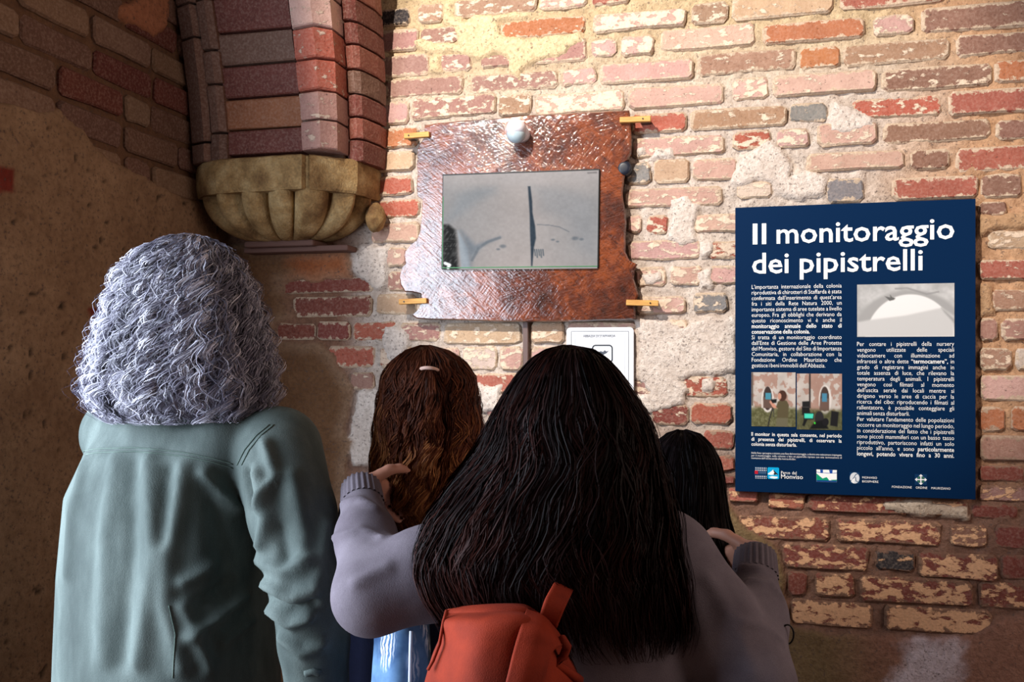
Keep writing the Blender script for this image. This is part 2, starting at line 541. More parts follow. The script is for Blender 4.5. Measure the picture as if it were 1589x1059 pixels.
xs = np.unique(np.concatenate([np.linspace(0, .28, 8), np.arange(.28, 2.62, .0075), np.linspace(2.62, 4.1, 12)]))
zs = np.unique(np.concatenate([np.linspace(0, .45, 6), np.arange(.45, 2.75, .0075), np.linspace(2.75, 3.3, 5)]))
XX, ZZ = np.meshgrid(xs, zs, indexing='ij')
PX, PY = proj(XX, np.zeros_like(XX), ZZ)
wob = 5.0 * fbm(XX * 22, ZZ * 22, o=3, seed=3) + 3.0 * fbm(XX * 60, ZZ * 60, o=2, seed=9)
dsp = 0.0040 + 0.0090 * fbm(XX * 42, ZZ * 42, o=4, seed=21)      # +y = recessed
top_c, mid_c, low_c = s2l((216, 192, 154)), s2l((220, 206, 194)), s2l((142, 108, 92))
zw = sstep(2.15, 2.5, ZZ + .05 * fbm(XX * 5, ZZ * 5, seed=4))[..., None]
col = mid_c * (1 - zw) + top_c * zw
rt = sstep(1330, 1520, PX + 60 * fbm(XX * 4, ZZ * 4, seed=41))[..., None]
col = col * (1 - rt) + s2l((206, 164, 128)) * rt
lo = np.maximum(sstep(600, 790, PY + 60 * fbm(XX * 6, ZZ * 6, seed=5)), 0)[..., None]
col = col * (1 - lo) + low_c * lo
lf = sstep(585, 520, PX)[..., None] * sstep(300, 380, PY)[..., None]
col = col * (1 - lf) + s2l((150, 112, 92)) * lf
limec = [s2l((238, 214, 172)), s2l((240, 228, 218)), s2l((206, 168, 130)), s2l((206, 190, 172))]
for poly, kc in LIME:
    pxs = [p[0] for p in poly]; pys = [p[1] for p in poly]
    sel = (PX > min(pxs) - 20) & (PX < max(pxs) + 20) & (PY > min(pys) - 20) & (PY < max(pys) + 20)
    sd = sd_poly(PX[sel], PY[sel], poly) + wob[sel]
    w = sstep(-2.5, 2.5, sd)
    dsp[sel] = dsp[sel] * (1 - w) + w * (-0.0125 + 0.003 * fbm(XX[sel] * 30, ZZ[sel] * 30, o=3, seed=33))
    col[sel] = col[sel] * (1 - w[:, None]) + limec[kc] * w[:, None]
for q, poly in enumerate(PLAST):
    sd = sd_poly(PX, PY, poly) + wob
    w = sstep(-2.5, 2.5, sd)
    dsp = dsp * (1 - w) + w * (-0.015 + 0.004 * fbm(XX * 12, ZZ * 12, o=4, seed=35))
    if q == 0:
        pc = s2l((128, 94, 66)) * np.ones(XX.shape + (1,))
        ow = sstep(-12, 12, sd_poly(PX, PY, ORANGE) + 2 * wob)[..., None]
        pc = pc * (1 - ow) + s2l((176, 106, 66)) * ow
        bw = sstep(-20, 8, -sd + 6)[..., None] * .35
        pc = pc * (1 - bw) + s2l((205, 176, 150)) * bw
    else:
        k1 = sstep(1280, 1420, PX + 60 * fbm(XX * 7, ZZ * 7, seed=51))[..., None]
        pc = s2l((138, 116, 84)) * (1 - k1) + s2l((160, 118, 100)) * k1
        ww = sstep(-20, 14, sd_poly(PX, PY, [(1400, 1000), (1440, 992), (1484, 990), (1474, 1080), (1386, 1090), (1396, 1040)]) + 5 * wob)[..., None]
        pc = pc * (1 - ww) + s2l((224, 212, 220)) * ww  # pale whitewash patch, with a cool reflected glow painted into its colour
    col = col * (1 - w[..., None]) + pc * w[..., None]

nx, nz = XX.shape
idx = np.arange(nx * nz).reshape(nx, nz)
Q = np.stack([idx[:-1, :-1], idx[1:, :-1], idx[1:, 1:], idx[:-1, 1:]], -1).reshape(-1, 4)
V = np.stack([XX, dsp, ZZ], -1).reshape(-1, 3)
# close the wall with a back slab
nb = len(V)
Vb = np.array([(0, .35, 0), (4.1, .35, 0), (4.1, .35, 3.3), (0, .35, 3.3)], float)
Qb = np.array([(nb, nb + 3, nb + 2, nb + 1)])
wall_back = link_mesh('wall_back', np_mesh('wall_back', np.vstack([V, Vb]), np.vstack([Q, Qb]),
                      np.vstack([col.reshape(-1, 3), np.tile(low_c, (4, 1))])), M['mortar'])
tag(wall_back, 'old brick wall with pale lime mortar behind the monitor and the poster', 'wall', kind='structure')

placed = []
for row in BR:
    for (a, b, t, u, c, lm) in row:
        mx = (a + b) / 2
        x0, _ = WB(a, (t + u) / 2); x1, _ = WB(b, (t + u) / 2)
        _, z1 = WB(mx, t); _, z0 = WB(mx, u)
        placed.append((x0, x1, z0, z1))
        put_brick(wall_back, ((x0 + x1) / 2, 0, (z0 + z1) / 2), x1 - x0 - .002, z1 - z0, PAL[c], lm + (.05 if t < 600 else .03),
                  proud=random.uniform(.002, .009))
# courses continue behind the board, the poster and the visitors
HID = [(655, 975, 195, 490), (1150, 1505, 325, 765), (600, 1000, 590, 1059), (985, 1100, 700, 1059)]
zc = 2.555
k = 0
while zc > .62:
    X = .62 + (.0 if k % 2 else .14)
    while X < 2.4:
        w = random.choice([.262, .262, .125])
        xm = X + w / 2
        px, py = proj(np.array(xm), np.array(0.), np.array(zc))
        x0p, _ = proj(np.array(X), np.array(0.), np.array(zc)); x1p, _ = proj(np.array(X + w), np.array(0.), np.array(zc))
        if any(x0p > h[0] and x1p < h[1] and h[2] < py < h[3] for h in HID):
            if not any(X < q[1] and X + w > q[0] and zc - .03 < q[3] and zc + .03 > q[2] for q in placed):
                put_brick(wall_back, (xm, 0, zc), w - .014, .060, PAL[random.choice('PPMTRKS')], .38, random.uniform(.001, .005))
        X += w
    zc -= .0762
    k += 1

# ================================================================== LEFT WALL
LP = [[(-400,120),(0,158),(60,176),(92,168),(112,194),(130,206),(150,236),(182,256),(222,272),(248,290),(270,304),(300,312),(420,330),(420,1300),(-400,1300)]]
ys = np.unique(np.concatenate([np.arange(-1.2, .0001, .009), np.linspace(-1.25, -1.2, 2)]))
zl = np.unique(np.concatenate([np.linspace(0, .5, 6), np.arange(.5, 2.75, .009), np.linspace(2.75, 3.3, 5)]))
YY, ZL = np.meshgrid(ys, zl, indexing='ij')
PX, PY = proj(np.zeros_like(YY), YY, ZL)
wob = 6 * fbm(YY * 20, ZL * 20, o=3, seed=13)
dsp = -0.004 + 0.0045 * fbm(YY * 50, ZL * 50, o=3, seed=23)        # +x towards the room
col = s2l((118, 88, 66)) * np.ones(YY.shape + (1,))
sd = sd_poly(PX, PY, LP[0]) + wob
w = sstep(-3, 3, sd)
pl = 0.013 + .006 * fbm(YY * 9, ZL * 9, o=5, seed=61)
pit = sstep(.46, .54, fbm(YY * 45, ZL * 45, o=2, seed=71))
pl = pl - .006 * pit
dsp = dsp * (1 - w) + pl * w
v = (0.5 + 0.5 * fbm(YY * 6, ZL * 6, o=4, seed=81))[..., None]
pc = s2l((142, 112, 86)) * (1 - v) + s2l((176, 146, 116)) * v
pc = pc * (1 - .8 * pit[..., None])
col = col * (1 - w[..., None]) + pc * w[..., None]
# a pale pink patch and red brick showing through
ww = sstep(-4, 4, sd_poly(PX, PY, [(182, 8), (262, -10), (256, 40), (236, 58), (204, 40), (178, 30)]) + wob)
dsp = dsp * (1 - ww) + ww * .012
col = col * (1 - ww[..., None]) + s2l((184, 124, 92)) * ww[..., None]
for rp in ([(-20, 260), (14, 262), (18, 298), (-20, 300)], [(130, 478), (168, 478), (168, 492), (132, 492)]):
    ww = sstep(-2, 2, sd_poly(PX, PY, rp) + .5 * wob)[..., None]
    col = col * (1 - ww) + s2l((136, 56, 44)) * ww
ny, nz = YY.shape
idx = np.arange(ny * nz).reshape(ny, nz)
Q = np.stack([idx[:-1, :-1], idx[:-1, 1:], idx[1:, 1:], idx[1:, :-1]], -1).reshape(-1, 4)
V = np.stack([dsp, YY, ZL], -1).reshape(-1, 3)
nb = len(V)
Vb = np.array([(-.5, -1.25, 0), (-.5, .35, 0), (-.5, .35, 3.3), (-.5, -1.25, 3.3), (0, -1.25, 0), (0, -1.25, 3.3)], float)
Vb[4:, 0] = -.006
Qb = np.array([(nb, nb + 3, nb + 2, nb + 1), (nb, nb + 4, nb + 5, nb + 3)])
wall_left = link_mesh('wall_left', np_mesh('wall_left', np.vstack([V, Vb]), np.vstack([Q, Qb]),
                      np.vstack([col.reshape(-1, 3), np.tile(s2l((130, 100, 76)), (6, 1))])), M['plaster'])
tag(wall_left, 'shaded left wall of brown plaster with bare bricks above', 'wall', kind='structure')
PL2 = ['N', 'N', 'T', 'N', 'K', 'T']
z = 2.397 + .0855 * 4
k = 0
while z > 1.9:
    y = -.02 - (0 if k % 2 else .13)
    while y > -1.25:
        w = random.choice([.25, .25, .12])
        zc = z - .043
        px, py = proj(np.array(0.), np.array(y - w / 2), np.array(zc))
        inside = sd_poly(np.array([px]), np.array([py]), LP[0])[0]
        if -40 < px < 420 and -60 < py and inside < 22:
            c = random.choice(PL2)
            if abs(px - 112) < 22 and abs(py - 76) < 18:
                c = 'G'
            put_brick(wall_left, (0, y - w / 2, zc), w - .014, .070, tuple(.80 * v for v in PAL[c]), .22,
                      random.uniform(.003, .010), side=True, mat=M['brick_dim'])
        y -= w
    z -= .0855
    k += 1

# ================================================================== CORBEL (trim_1)
t = NT('corbel_stone')
p = t.pos()
n1 = t.noise(p, 12, 5, .6); n2 = t.noise(p, 150, 4, .6)
c = t.ramp(n1, [(.32, lin((98, 72, 46))), (.5, lin((142, 114, 76))), (.68, lin((172, 148, 108)))])
c = t.mix(t.maprange(n2, .36, .7, 0, .5), c, (1, .95, .85), 'OVERLAY')
t.bump(t.math('ADD', n1, n2), .7, .005)
M['stone'] = t.set(c, .85, .2)

corbel = tag(empty('trim_1', (0.27, -0.1, 1.84)), 'carved stone corbel with rounded lobes in the corner under the brick ribs', 'corbel', kind='structure')
def local(o, base):
    o.location = Vector(o.location) - Vector(base.location)
    return o
OUT = [(0.0, -.170), (.055, -.225), (.12, -.250), (.415, -.262), (.53, -.150), (.545, .0)]
def outline(n):
    pts = [Vector((a, b, 0)) for a, b in OUT]
    L = [0]
    for a, b in zip(pts[:-1], pts[1:]):
        L.append(L[-1] + (b - a).length)
    res = []
    for s in np.linspace(0, L[-1], n):
        i = max(0, min(len(pts) - 2, int(np.searchsorted(L, s, side='right')) - 1))
        f = (s - L[i]) / (L[i + 1] - L[i])
        res.append(pts[i].lerp(pts[i + 1], f))
    return res, L[-1]
ol, OLL = outline(121)
# slab: slightly worn outline stack
levels = [(1.985, .985), (1.992, 1.0), (2.02, 1.012), (2.07, 1.012), (2.083, 1.0), (2.088, .97)]
V, F = [], []
for z, sc in levels:
    for q, p in enumerate(ol):
        w = .004 * vnoise(np.array([q * .21]), np.array([z * 30]), seed=5)[0]
        c0 = Vector((.25, 0, 0))
        pp = c0 + (p - c0) * sc
        if abs(p.x - .416) < .0075 and p.y < -.25:
            pp.y += .016
        V.append((max(pp.x, .0) , pp.y + w, z + .5 * w))
n = len(ol)
for a in range(len(levels) - 1):
    for q in range(n - 1):
        F.append((a * n + q, a * n + q + 1, (a + 1) * n + q + 1, (a + 1) * n + q))
V += [(.27, .02, levels[-1][0]), (.27, .02, levels[0][0])]
for q in range(n - 1):
    F.append(((len(levels) - 1) * n + q, (len(levels) - 1) * n + q + 1, len(V) - 2))
    F.append((q + 1, q, len(V) - 1))
me = bpy.data.meshes.new('corbel_slab'); me.from_pydata(V, [], F); me.update()
local(link_mesh('corbel_slab', me, M['stone'], corbel, (0, 0, 0), smooth=False), corbel)
# lobed bowl
ol, _ = outline(241)
n = len(ol)
V, F = [], []
LV = 26
cb = Vector((.25, -.02, 0))
edges = [0, .13, .265, .40, .545, .72, .86, 1.0]         # lobe borders along the outline
for lv in range(LV):
    v = lv / (LV - 1)
    z = 1.992 - .138 * v
    r = .30 + .62 * math.sqrt(max(0, 1 - v ** 2.1))
    for q, p in enumerate(ol):
        s = q / (n - 1)
        i = max(k for k in range(len(edges) - 1) if edges[k] <= s + 1e-9)
        f = (s - edges[i]) / (edges[i + 1] - edges[i])
        lobe = math.sqrt(max(0.0, 1 - (2 * f - 1) ** 2))
        d = p - cb
        nrm = d.normalized()
        amp = .058 * (1 - .35 * v)
        pp = cb + d * r + nrm * (amp * (lobe - .75))
        V.append((max(pp.x, .002), min(pp.y, 0.0), z))
for a in range(LV - 1):
    for q in range(n - 1):
        F.append((a * n + q, (a + 1) * n + q, (a + 1) * n + q + 1, a * n + q + 1))
V.append((.25, 0, 1.854))
for q in range(n - 1):
    F.append(((LV - 1) * n + q, len(V) - 1, (LV - 1) * n + q + 1))
me = bpy.data.meshes.new('corbel_bowl'); me.from_pydata(V, [], F); me.update()
local(link_mesh('corbel_bowl', me, M['stone'], corbel, (0, 0, 0), smooth=True), corbel)
bm = bmesh.new()
add_box(bm, (.245, -.05, 1.848), (.24, .11, .020), .007)
add_box(bm, (.29, -.035, 1.832), (.36, .09, .018), .005)
local(bm_obj('corbel_foot', bm, mat_plain('mauve_foot_stone', (112, 84, 76), .85, .2), corbel, (0, 0, 0)), corbel)
bm = bmesh.new()
bmesh.ops.create_icosphere(bm, subdivisions=3, radius=1)
px = Vector((.548, -.045, 1.925))
for vtx in bm.verts:
    c0 = vtx.co.copy()
    w = 1 + .22 * float(fbm(np.array([c0.x * 1.6]), np.array([c0.y * 1.6]), np.array([c0.z * 1.6]), seed=8)[0])
    vtx.co = Vector((c0.x * .030 * w, c0.y * .035 * w, c0.z * .045 * w)) + px
local(bm_obj('stone_fragment', bm, M['stone'], corbel, (0, 0, 0), smooth=True), corbel)

# ================================================================== VAULT SPRINGER (trim_2): ribs of moulded brick
spr = tag(empty('trim_2', (.27, -.1, 2.088)), 'springing of the brick vault ribs standing on the stone corbel', 'vault rib', kind='structure')
def lean(z):
    h = max(0.0, z - 2.088)
    return -.30 * h ** 1.6, .075 * h
def rib_block(plan, z0, z1, rgb, lime=.2, mat=None, kx=0.0, grow=0.0):
    """moulded brick: plan polygon extruded between two bed joints, following the lean of the rib"""
    V, F = [], []
    cx = sum(a for a, b in plan) / len(plan); cy = sum(b for a, b in plan) / len(plan)
    ch = .004
    g = .0035
    for z, sc in ((z0 + g, .965), (z0 + g + ch, 1), ((z0 + z1) / 2, 1.0), (z1 - g - ch, 1), (z1 - g, .965)):
        dy, dx = lean(z)
        gr = 1 + grow * max(0, z - 2.088)
        for a, b in plan:
            V.append(((cx + (a - cx) * sc * gr + dx * kx + random.uniform(-.0012, .0012)),
                      cy + (b - cy) * sc * gr + dy + random.uniform(-.0012, .0012), z + random.uniform(-.001, .001)))
    n = len(plan)
    for a in range(4):
        for q in range(n):
            r = (q + 1) % n
            F.append((a * n + q, a * n + r, (a + 1) * n + r, (a + 1) * n + q))
    F.append(tuple(range(n - 1, -1, -1))); F.append(tuple(range(4 * n, 5 * n)))
    me = bpy.data.meshes.new('brick'); me.from_pydata(V, [], F); me.update()
    o = link_mesh('brick', me, mat or M['brick_rib'], spr, (0, 0, 0))
    local(o, spr)
    l = s2l(rgb) * .72 * (1 + random.uniform(-.12, .12))
    o.color = (*[float(v) for v in l], lime)
def zz(py, sc=522.0):
    return 1.5 + (550 - py) / sc
web = [(.142, -.02), (.388, -.02), (.388, -.214), (.142, -.214)]
for a, b, c in ((236, 196, 'K'), (196, 148, 'O'), (148, 99, 'K'), (99, 52, 'N'), (52, 2, 'K'), (2, -45, 'R'), (-45, -95, 'K')):
    rib_block(web, zz(a), zz(b), PAL[c], .2, kx=-.3)
col_plan = [(.392, -.02), (.392, -.228), (.400, -.246), (.462, -.256), (.500, -.222), (.502, -.02)]
for a, b in ((238, 193), (193, 151), (151, 106), (106, 62), (62, 17), (17, -30), (-30, -80)):
    rib_block(col_plan, zz(a), zz(b), tuple(min(255, 1.18 * v) for v in PAL[random.choice('MPMS')]), .40, kx=.25, grow=.35)  # colonnette bricks lightened, their lit face put into the colour
ord_plan = [(.488, -.02), (.489, -.130), (.512, -.150), (.532, -.154), (.546, -.140), (.552, -.118), (.566, -.050), (.566, -.0)]
for a, b in ((248, 212), (212, 178), (178, 144), (144, 108), (108, 72), (72, 40), (40, 8), (8, -30), (-30, -80)):
    rib_block(ord_plan, zz(a), zz(b), PAL[random.choice('RKNR')], .15, kx=.35, grow=.25)
outer = [(.004, -.02), (.086, -.02), (.088, -.222), (.070, -.236), (.016, -.214), (.004, -.19)]
for a, b in ((246, 213), (213, 56), (56, 8), (8, -60)):
    rib_block(outer, zz(a), zz(b), PAL['N'], .15, mat=M['brick_dim'])
inner = [(.088, -.02), (.141, -.02), (.141, -.224), (.120, -.232), (.090, -.226)]
for a, b in ((246, 200), (200, 126), (126, 76), (76, 4), (4, -60)):
    rib_block(inner, zz(a), zz(b), PAL['N'], .12, mat=M['brick_dim'])
core = bmesh.new()
add_box(core, (.255, -.08, 2.36), (.47, .15, .54))
local(bm_obj('mortar_core', core, NT('dark_joint_mortar').set(lin((96, 72, 58)), .9, .1), spr, (0, 0, 0)), spr)
# ================================================================== WOODEN BOARD WITH MONITOR
t = NT('varnished_rough_wood')
p = t.pos()
rm = lambda a: t.mapping(t.mapping(p, (1, 1, 1), (0, a, 0)), (3, 3, 17))
w1 = t.noise(rm(.9), 9, 3, .65)
w2 = t.noise(rm(-.7), 9, 3, .65)
w3 = t.noise(p, 9, 4, .6)
w4 = t.noise(rm(.25), 9, 3, .65)
gr = t.mix(t.maprange(w3, .42, .58), t.mix(0.5, w1, w2), t.mix(0.5, w4, w2))
c = t.ramp(t.noise(p, 10, 6, .7), [(.3, lin((48, 22, 16))), (.46, lin((92, 42, 24))), (.58, lin((132, 64, 30))), (.7, lin((104, 50, 28))), (.8, lin((64, 32, 26)))])
c = t.mix(t.maprange(gr, .35, .5, .75, 0), c, lin((44, 20, 14)))
hg = t.math('ADD', gr, t.math('MULTIPLY', t.noise(p, 26, 4, .6), .6))
t.bump(hg, 1.0, .006)
cb_ = t.n('ShaderNodeBump'); cb_.inputs['Strength'].default_value = 1.0; cb_.inputs['Distance'].default_value = .0018
t.l(hg, cb_.inputs['Height']); t.l(cb_.outputs[0], t.b.inputs['Coat Normal'])
M['wood'] = t.set(c, .4, .12)
t.b.inputs['Coat Weight'].default_value = .9; t.b.inputs['Coat Roughness'].default_value = .08; t.b.inputs['Coat IOR'].default_value = 1.95
t = NT('raw_peg_wood')
p = t.obj()
c = t.ramp(t.noise(t.mapping(p, (4, 60, 60)), 6, 4), [(.3, lin((176, 122, 60))), (.7, lin((222, 172, 98)))])
M['peg'] = t.set(c, .55, .3)
M['black'] = mat_plain('black_plastic', (16, 16, 18), .35)
M['white'] = mat_plain('white_plastic', (236, 232, 238), .35, .5)

_k = 2.861
BOARD = [(165,125),(250,112),(350,104),(500,94),(580,86),(660,78),(800,72),(940,66),(1078,58),(1083,120),(1084,180),(1086,250),(1074,278),
         (1046,296),(1040,330),(1056,352),(1048,400),(1046,440),(1058,500),(1066,560),(1060,620),(1060,690),(1076,726),(1112,746),(1098,770),
         (1098,810),(1116,880),(1102,930),(1106,990),(900,996),(600,1000),(300,994),(130,987),(112,974),(136,950),(148,928),(152,890),(150,876),(110,868),
         (78,866),(58,838),(54,806),(62,768),(82,742),(74,712),(78,688),(104,660),(130,640),(146,600),(150,560),(156,500),(156,460),(134,440),(130,400),
         (134,340),(130,300),(136,230),(150,200),(166,180)]
YB0, YB1 = -.014, -.046
bc = WB(810, 340, YB1)
board = tag(empty('monitor_board', (bc[0], 0, bc[1])), 'dark varnished wooden board with wavy edges pegged to the brick wall around a monitor', 'wall board')
bl = Vector(board.location)
pts = []
for i in range(len(BOARD)):
    a, b = BOARD[i], BOARD[(i + 1) % len(BOARD)]
    m = 3
    for q in range(m):
        f = q / m
        x = 600 + (a[0] + (b[0] - a[0]) * f) / _k; y = 150 + (a[1] + (b[1] - a[1]) * f) / _k
        jit = .6 if 2 < i < 60 else .3
        pts.append(WB(x + random.uniform(-jit, jit), y + random.uniform(-jit, jit), YB1))
cx = sum(a for a, b in pts) / len(pts); cz = sum(b for a, b in pts) / len(pts)
V, F = [], []
n = len(pts)
for yy, sc in ((YB1, .988), (YB1 + .006, 1.0), (YB0, .994)):
    for a, b in pts:
        V.append((cx + (a - cx) * sc - bl.x, yy, cz + (b - cz) * sc - bl.z))
bm = bmesh.new()
vs = [bm.verts.new(v) for v in V]
bm.faces.new(vs[:n]); bm.faces.new(vs[2 * n:][::-1])
for r in range(2):
    for q in range(n):
        k = (q + 1) % n
        bm.faces.new((vs[r * n + q], vs[(r + 1) * n + q], vs[(r + 1) * n + k], vs[r * n + k]))
bm_obj('wood_panel', bm, M['wood'], board)

# pegs
def peg(px0, px1, py0, py1, hole):
    a = WB(px0, py0, -.05); b = WB(px1, py1, -.05)
    dx, dz = b[0] - a[0], b[1] - a[1]
    L = math.hypot(dx, dz); an = math.atan2(dz, dx)
    e = empty('wooden_peg', ((a[0] + b[0]) / 2, -.052, (a[1] + b[1]) / 2))
    bm = bmesh.new()
    add_box(bm, (0, 0, 0), (L, .014, .0165), .0018, Matrix.Rotation(-an, 3, 'Y'))
    bm_obj('bar', bm, M['peg'], e)
    bm = bmesh.new()
    bmesh.ops.create_cone(bm, cap_ends=True, segments=10, radius1=.0022, radius2=.0022, depth=.004,
                          matrix=Matrix.Translation((math.cos(an) * L * hole, -.0075, math.sin(an) * L * hole)) @ Matrix.Rotation(math.pi / 2, 4, 'X'))
    bm_obj('screw', bm, M['black'], e)
    # stand-off block that fixes the bar to the wall
    s = 1 if hole > 0 else -1
    bm = bmesh.new()
    add_box(bm, (s * L * .30, .024, 0), (L * .3, .034, .015), .0015)
    bm_obj('spacer', bm, M['black'], e)
    return e
for args, lb in (((628, 667, 212, 209, -.3), 'small pale wooden peg at the upper corner of the board beside the orange bricks'),
                 ((962, 1010, 187, 185, .25), 'small pale wooden peg overlapping the board corner and a reddish pink brick'),
                 ((620, 663, 469, 467, -.3), 'small pale wooden peg at the silvery lower corner of the board'),
                 ((972, 1022, 470, 471, .25), 'small pale wooden peg at the board corner above the white plaque')):
    tag(peg(*args), lb, 'peg', 'pegs holding the wooden board')

# raster helper: numpy picture -> flat vertex-coloured sheet (print, screens)
def sheet(name, img, o, ux, uz, y, mat, parent, loc):
    """img (h,w,3) srgb; o = (X,Z) of the top-left corner, ux / uz edge vectors (X,Z) to right / down"""
    h, w = img.shape[:2]
    gx, gy = np.meshgrid(np.linspace(0, 1, w), np.linspace(0, 1, h))
    X = o[0] + ux[0] * gx + uz[0] * gy - loc[0]
    Z = o[1] + ux[1] * gx + uz[1] * gy - loc[2]
    V = np.stack([X, np.full_like(X, y - loc[1]), Z], -1).reshape(-1, 3)
    idx = np.arange(h * w).reshape(h, w)
    Q = np.stack([idx[:-1, :-1], idx[1:, :-1], idx[1:, 1:], idx[:-1, 1:]], -1).reshape(-1, 4)
    return link_mesh(name, np_mesh(name, V, Q, s2l(np.clip(img, 0, 255)).reshape(-1, 3), smooth=False), mat, parent)
class Ras:
    def __init__(self, w, h, rgb):
        self.a = np.ones((h, w, 3)) * np.array(rgb, float)
        self.X, self.Y = np.meshgrid(np.linspace(0, 1, w), np.linspace(0, 1, h))
        self.w, self.h = w, h
    def poly(self, pts, rgb, soft=.01, op=1.0):
        w = sstep(-soft, soft, sd_poly(self.X, self.Y, pts))[..., None] * op
        self.a = self.a * (1 - w) + np.array(rgb, float) * w
    def ell(self, cx, cy, rx, ry, rgb, soft=.1, op=1.0):
        d = np.hypot((self.X - cx) / rx, (self.Y - cy) / ry)
        w = sstep(1 + soft, 1 - soft, d)[..., None] * op
        self.a = self.a * (1 - w) + np.array(rgb, float) * w
    def line(self, pts, r, rgb, op=1.0, asp=1.0):
        d = np.full(self.X.shape, 9.)
        for (x0, y0), (x1, y1) in zip(pts[:-1], pts[1:]):
            ex, ey = (x1 - x0) * asp, y1 - y0
            t = np.clip((((self.X - x0) * asp) * ex + (self.Y - y0) * ey) / max(ex * ex + ey * ey, 1e-9), 0, 1)
            d = np.minimum(d, np.hypot((self.X - x0) * asp - t * ex, self.Y - y0 - t * ey))
        w = sstep(r * 1.3, r * .5, d)[..., None] * op
        self.a = self.a * (1 - w) + np.array(rgb, float) * w
    def noise(self, sx, sy, amp, seed=0, o=3):
        self.a = self.a + amp * fbm(self.X * sx, self.Y * sy, o=o, seed=seed)[..., None]

# monitor
YS = -.053
c00, c10, c01, c11 = WB(688, 273, YS), WB(929, 264.5, YS), WB(686, 419, YS), WB(927, 413, YS)
mon = tag(empty('monitor', ((c00[0] + c11[0]) / 2, YS, (c00[1] + c11[1]) / 2)), 'flat monitor showing a grey infrared picture set in the wooden board', 'monitor')
ml = Vector(mon.location)
mx, mz = (c00[0] + c11[0]) / 2, (c00[1] + c11[1]) / 2
bw, bh = c10[0] - c00[0], ((c00[1] - c01[1]) + (c10[1] - c11[1])) / 2
rot = Matrix.Rotation(-math.atan2(c10[1] - c00[1], bw), 3, 'Y')
bm = bmesh.new(); add_box(bm, (0, .003, 0), (bw + .006, .0055, bh + .006), .001, rot)
bm_obj('bezel', bm, mat_plain('dark_bezel', (20, 26, 28), .35), mon)
bm = bmesh.new()
add_box(bm, rot @ Vector((0, -.0005, -bh / 2 + .0008)), (bw, .002, .0028), 0, rot)
add_box(bm, rot @ Vector((-bw / 2 + .0008, -.0005, -.03)), (.0022, .002, bh - .07), 0, rot)
bm_obj('green_edge', bm, mat_plain('green_screen_edge', (40, 110, 60), .4), mon)
R = Ras(240, 148, (172, 161, 157))
R.ell(-.02, .35, .42, .75, (128, 132, 136), .9, .6)
R.ell(.99, .62, .35, .55, (128, 132, 136), .9, .55)
R.ell(.45, -.1, .8, .22, (172, 166, 165), .6, .9)
R.poly([(.10, .20), (.22, .14), (.34, .14), (.34, .2), (.22, .3), (.12, .42), (.02, .5)], (128, 134, 140), .06, .6)
R.poly([(.58, .14), (.74, .16), (.90, .24), (1, .32), (1, .9), (.9, .8), (.8, .5), (.64, .4)], (134, 136, 140), .08, .55)
R.poly([(.556, .14), (.572, .14), (.585, .30), (.588, .42), (.606, .56), (.612, .68), (.600, .78), (.592, .97), (.584, .97), (.580, .8), (.574, .62), (.570, .42)], (44, 56, 68), .006)
R.poly([(.10, .58), (.13, .66), (.17, .78), (.19, .99), (.13, .99)], (150, 158, 166), .01)
R.poly([(.12, .58), (.22, .74), (.30, .70), (.38, .66), (.26, .76), (.20, .88), (.195, .98)], (104, 114, 124), .03, .75)
R.line([(.38, .67), (.30, .71), (.24, .78), (.20, .90)], .016, (84, 94, 104), .5, 1.6)
R.line([(.62, .54), (.70, .55), (.76, .57), (.82, .62)], .007, (108, 112, 118), .6, 1.6)
for q in range(5):
    R.line([(.605 + q * .013, .80), (.61 + q * .013, .86 + .02 * (q % 2))], .008, (80, 90, 98), .8, 1.6)
for x, y, s in ((.40, .76, .02), (.37, .79, .012), (.72, .70, .012), (.86, .69, .02), (.90, .70, .014), (.75, .72, .01)):
    R.ell(x, y, s, s * .9, (92, 100, 108), .6, .7)
blk = sd_poly(R.X, R.Y, [(0, .52), (.04, .52), (.085, .58), (.095, .7), (.10, .85), (.11, 1.0), (0, 1.0)])
wv = sstep(-.02, .02, blk)[..., None]
hair = np.abs(vnoise(R.X * 60 + R.Y * 25, R.Y * 40, seed=3))[..., None]
R.a = R.a * (1 - wv) + wv * (24 + 90 * np.clip(hair - .35, 0, 1))  # reflection of dark hair painted into the lower left of the screen
R.line([(0.02, .93), (.05, .95), (.04, .98)], .018, (235, 240, 240), 1, 1.6)
R.poly([(.93, .015), (.99, .012), (.99, .03), (.93, .032)], (120, 116, 116), .004, .8)
R.noise(60, 40, 7, 11); R.noise(8, 5, 6, 12)
sheet('screen', R.a, c00, (c10[0] - c00[0], c10[1] - c00[1]), (c01[0] - c00[0], c01[1] - c00[1]), YS - .0005,
      mat_print('screen_picture', .45, .98), mon, ml)

# motion sensor
sx, sz = WB(801, 205, -.085)
sen = tag(empty('motion_sensor', (sx, -.046, sz)), 'small white rounded motion sensor on the top of the wooden board', 'motion sensor')
def lathe_x(name, prof, mat, parent, loc, axis='Y', n=28):
    V, F = [], []
    for r, h in prof:
        for k in range(n):
            a = 2 * math.pi * k / n
            V.append((r * math.cos(a), -h, r * math.sin(a)) if axis == 'Y' else (r * math.cos(a), r * math.sin(a), h))
    m = len(prof)
    for i in range(m - 1):
        for k in range(n):
            q = (k + 1) % n
            F.append((i * n + k, i * n + q, (i + 1) * n + q, (i + 1) * n + k))
    F.append(tuple(range(n - 1, -1, -1))); F.append(tuple(range((m - 1) * n, m * n)))
    bm = bmesh.new()
    vs = [bm.verts.new(v) for v in V]
    for f in F: bm.faces.new([vs[i] for i in f])
    return bm_obj(name, bm, mat, parent, loc, smooth=True)
lathe_x('mount', [(.024, 0), (.024, .022), (.021, .026), (.019, .030)], M['white'], sen, (.010, 0, 0))
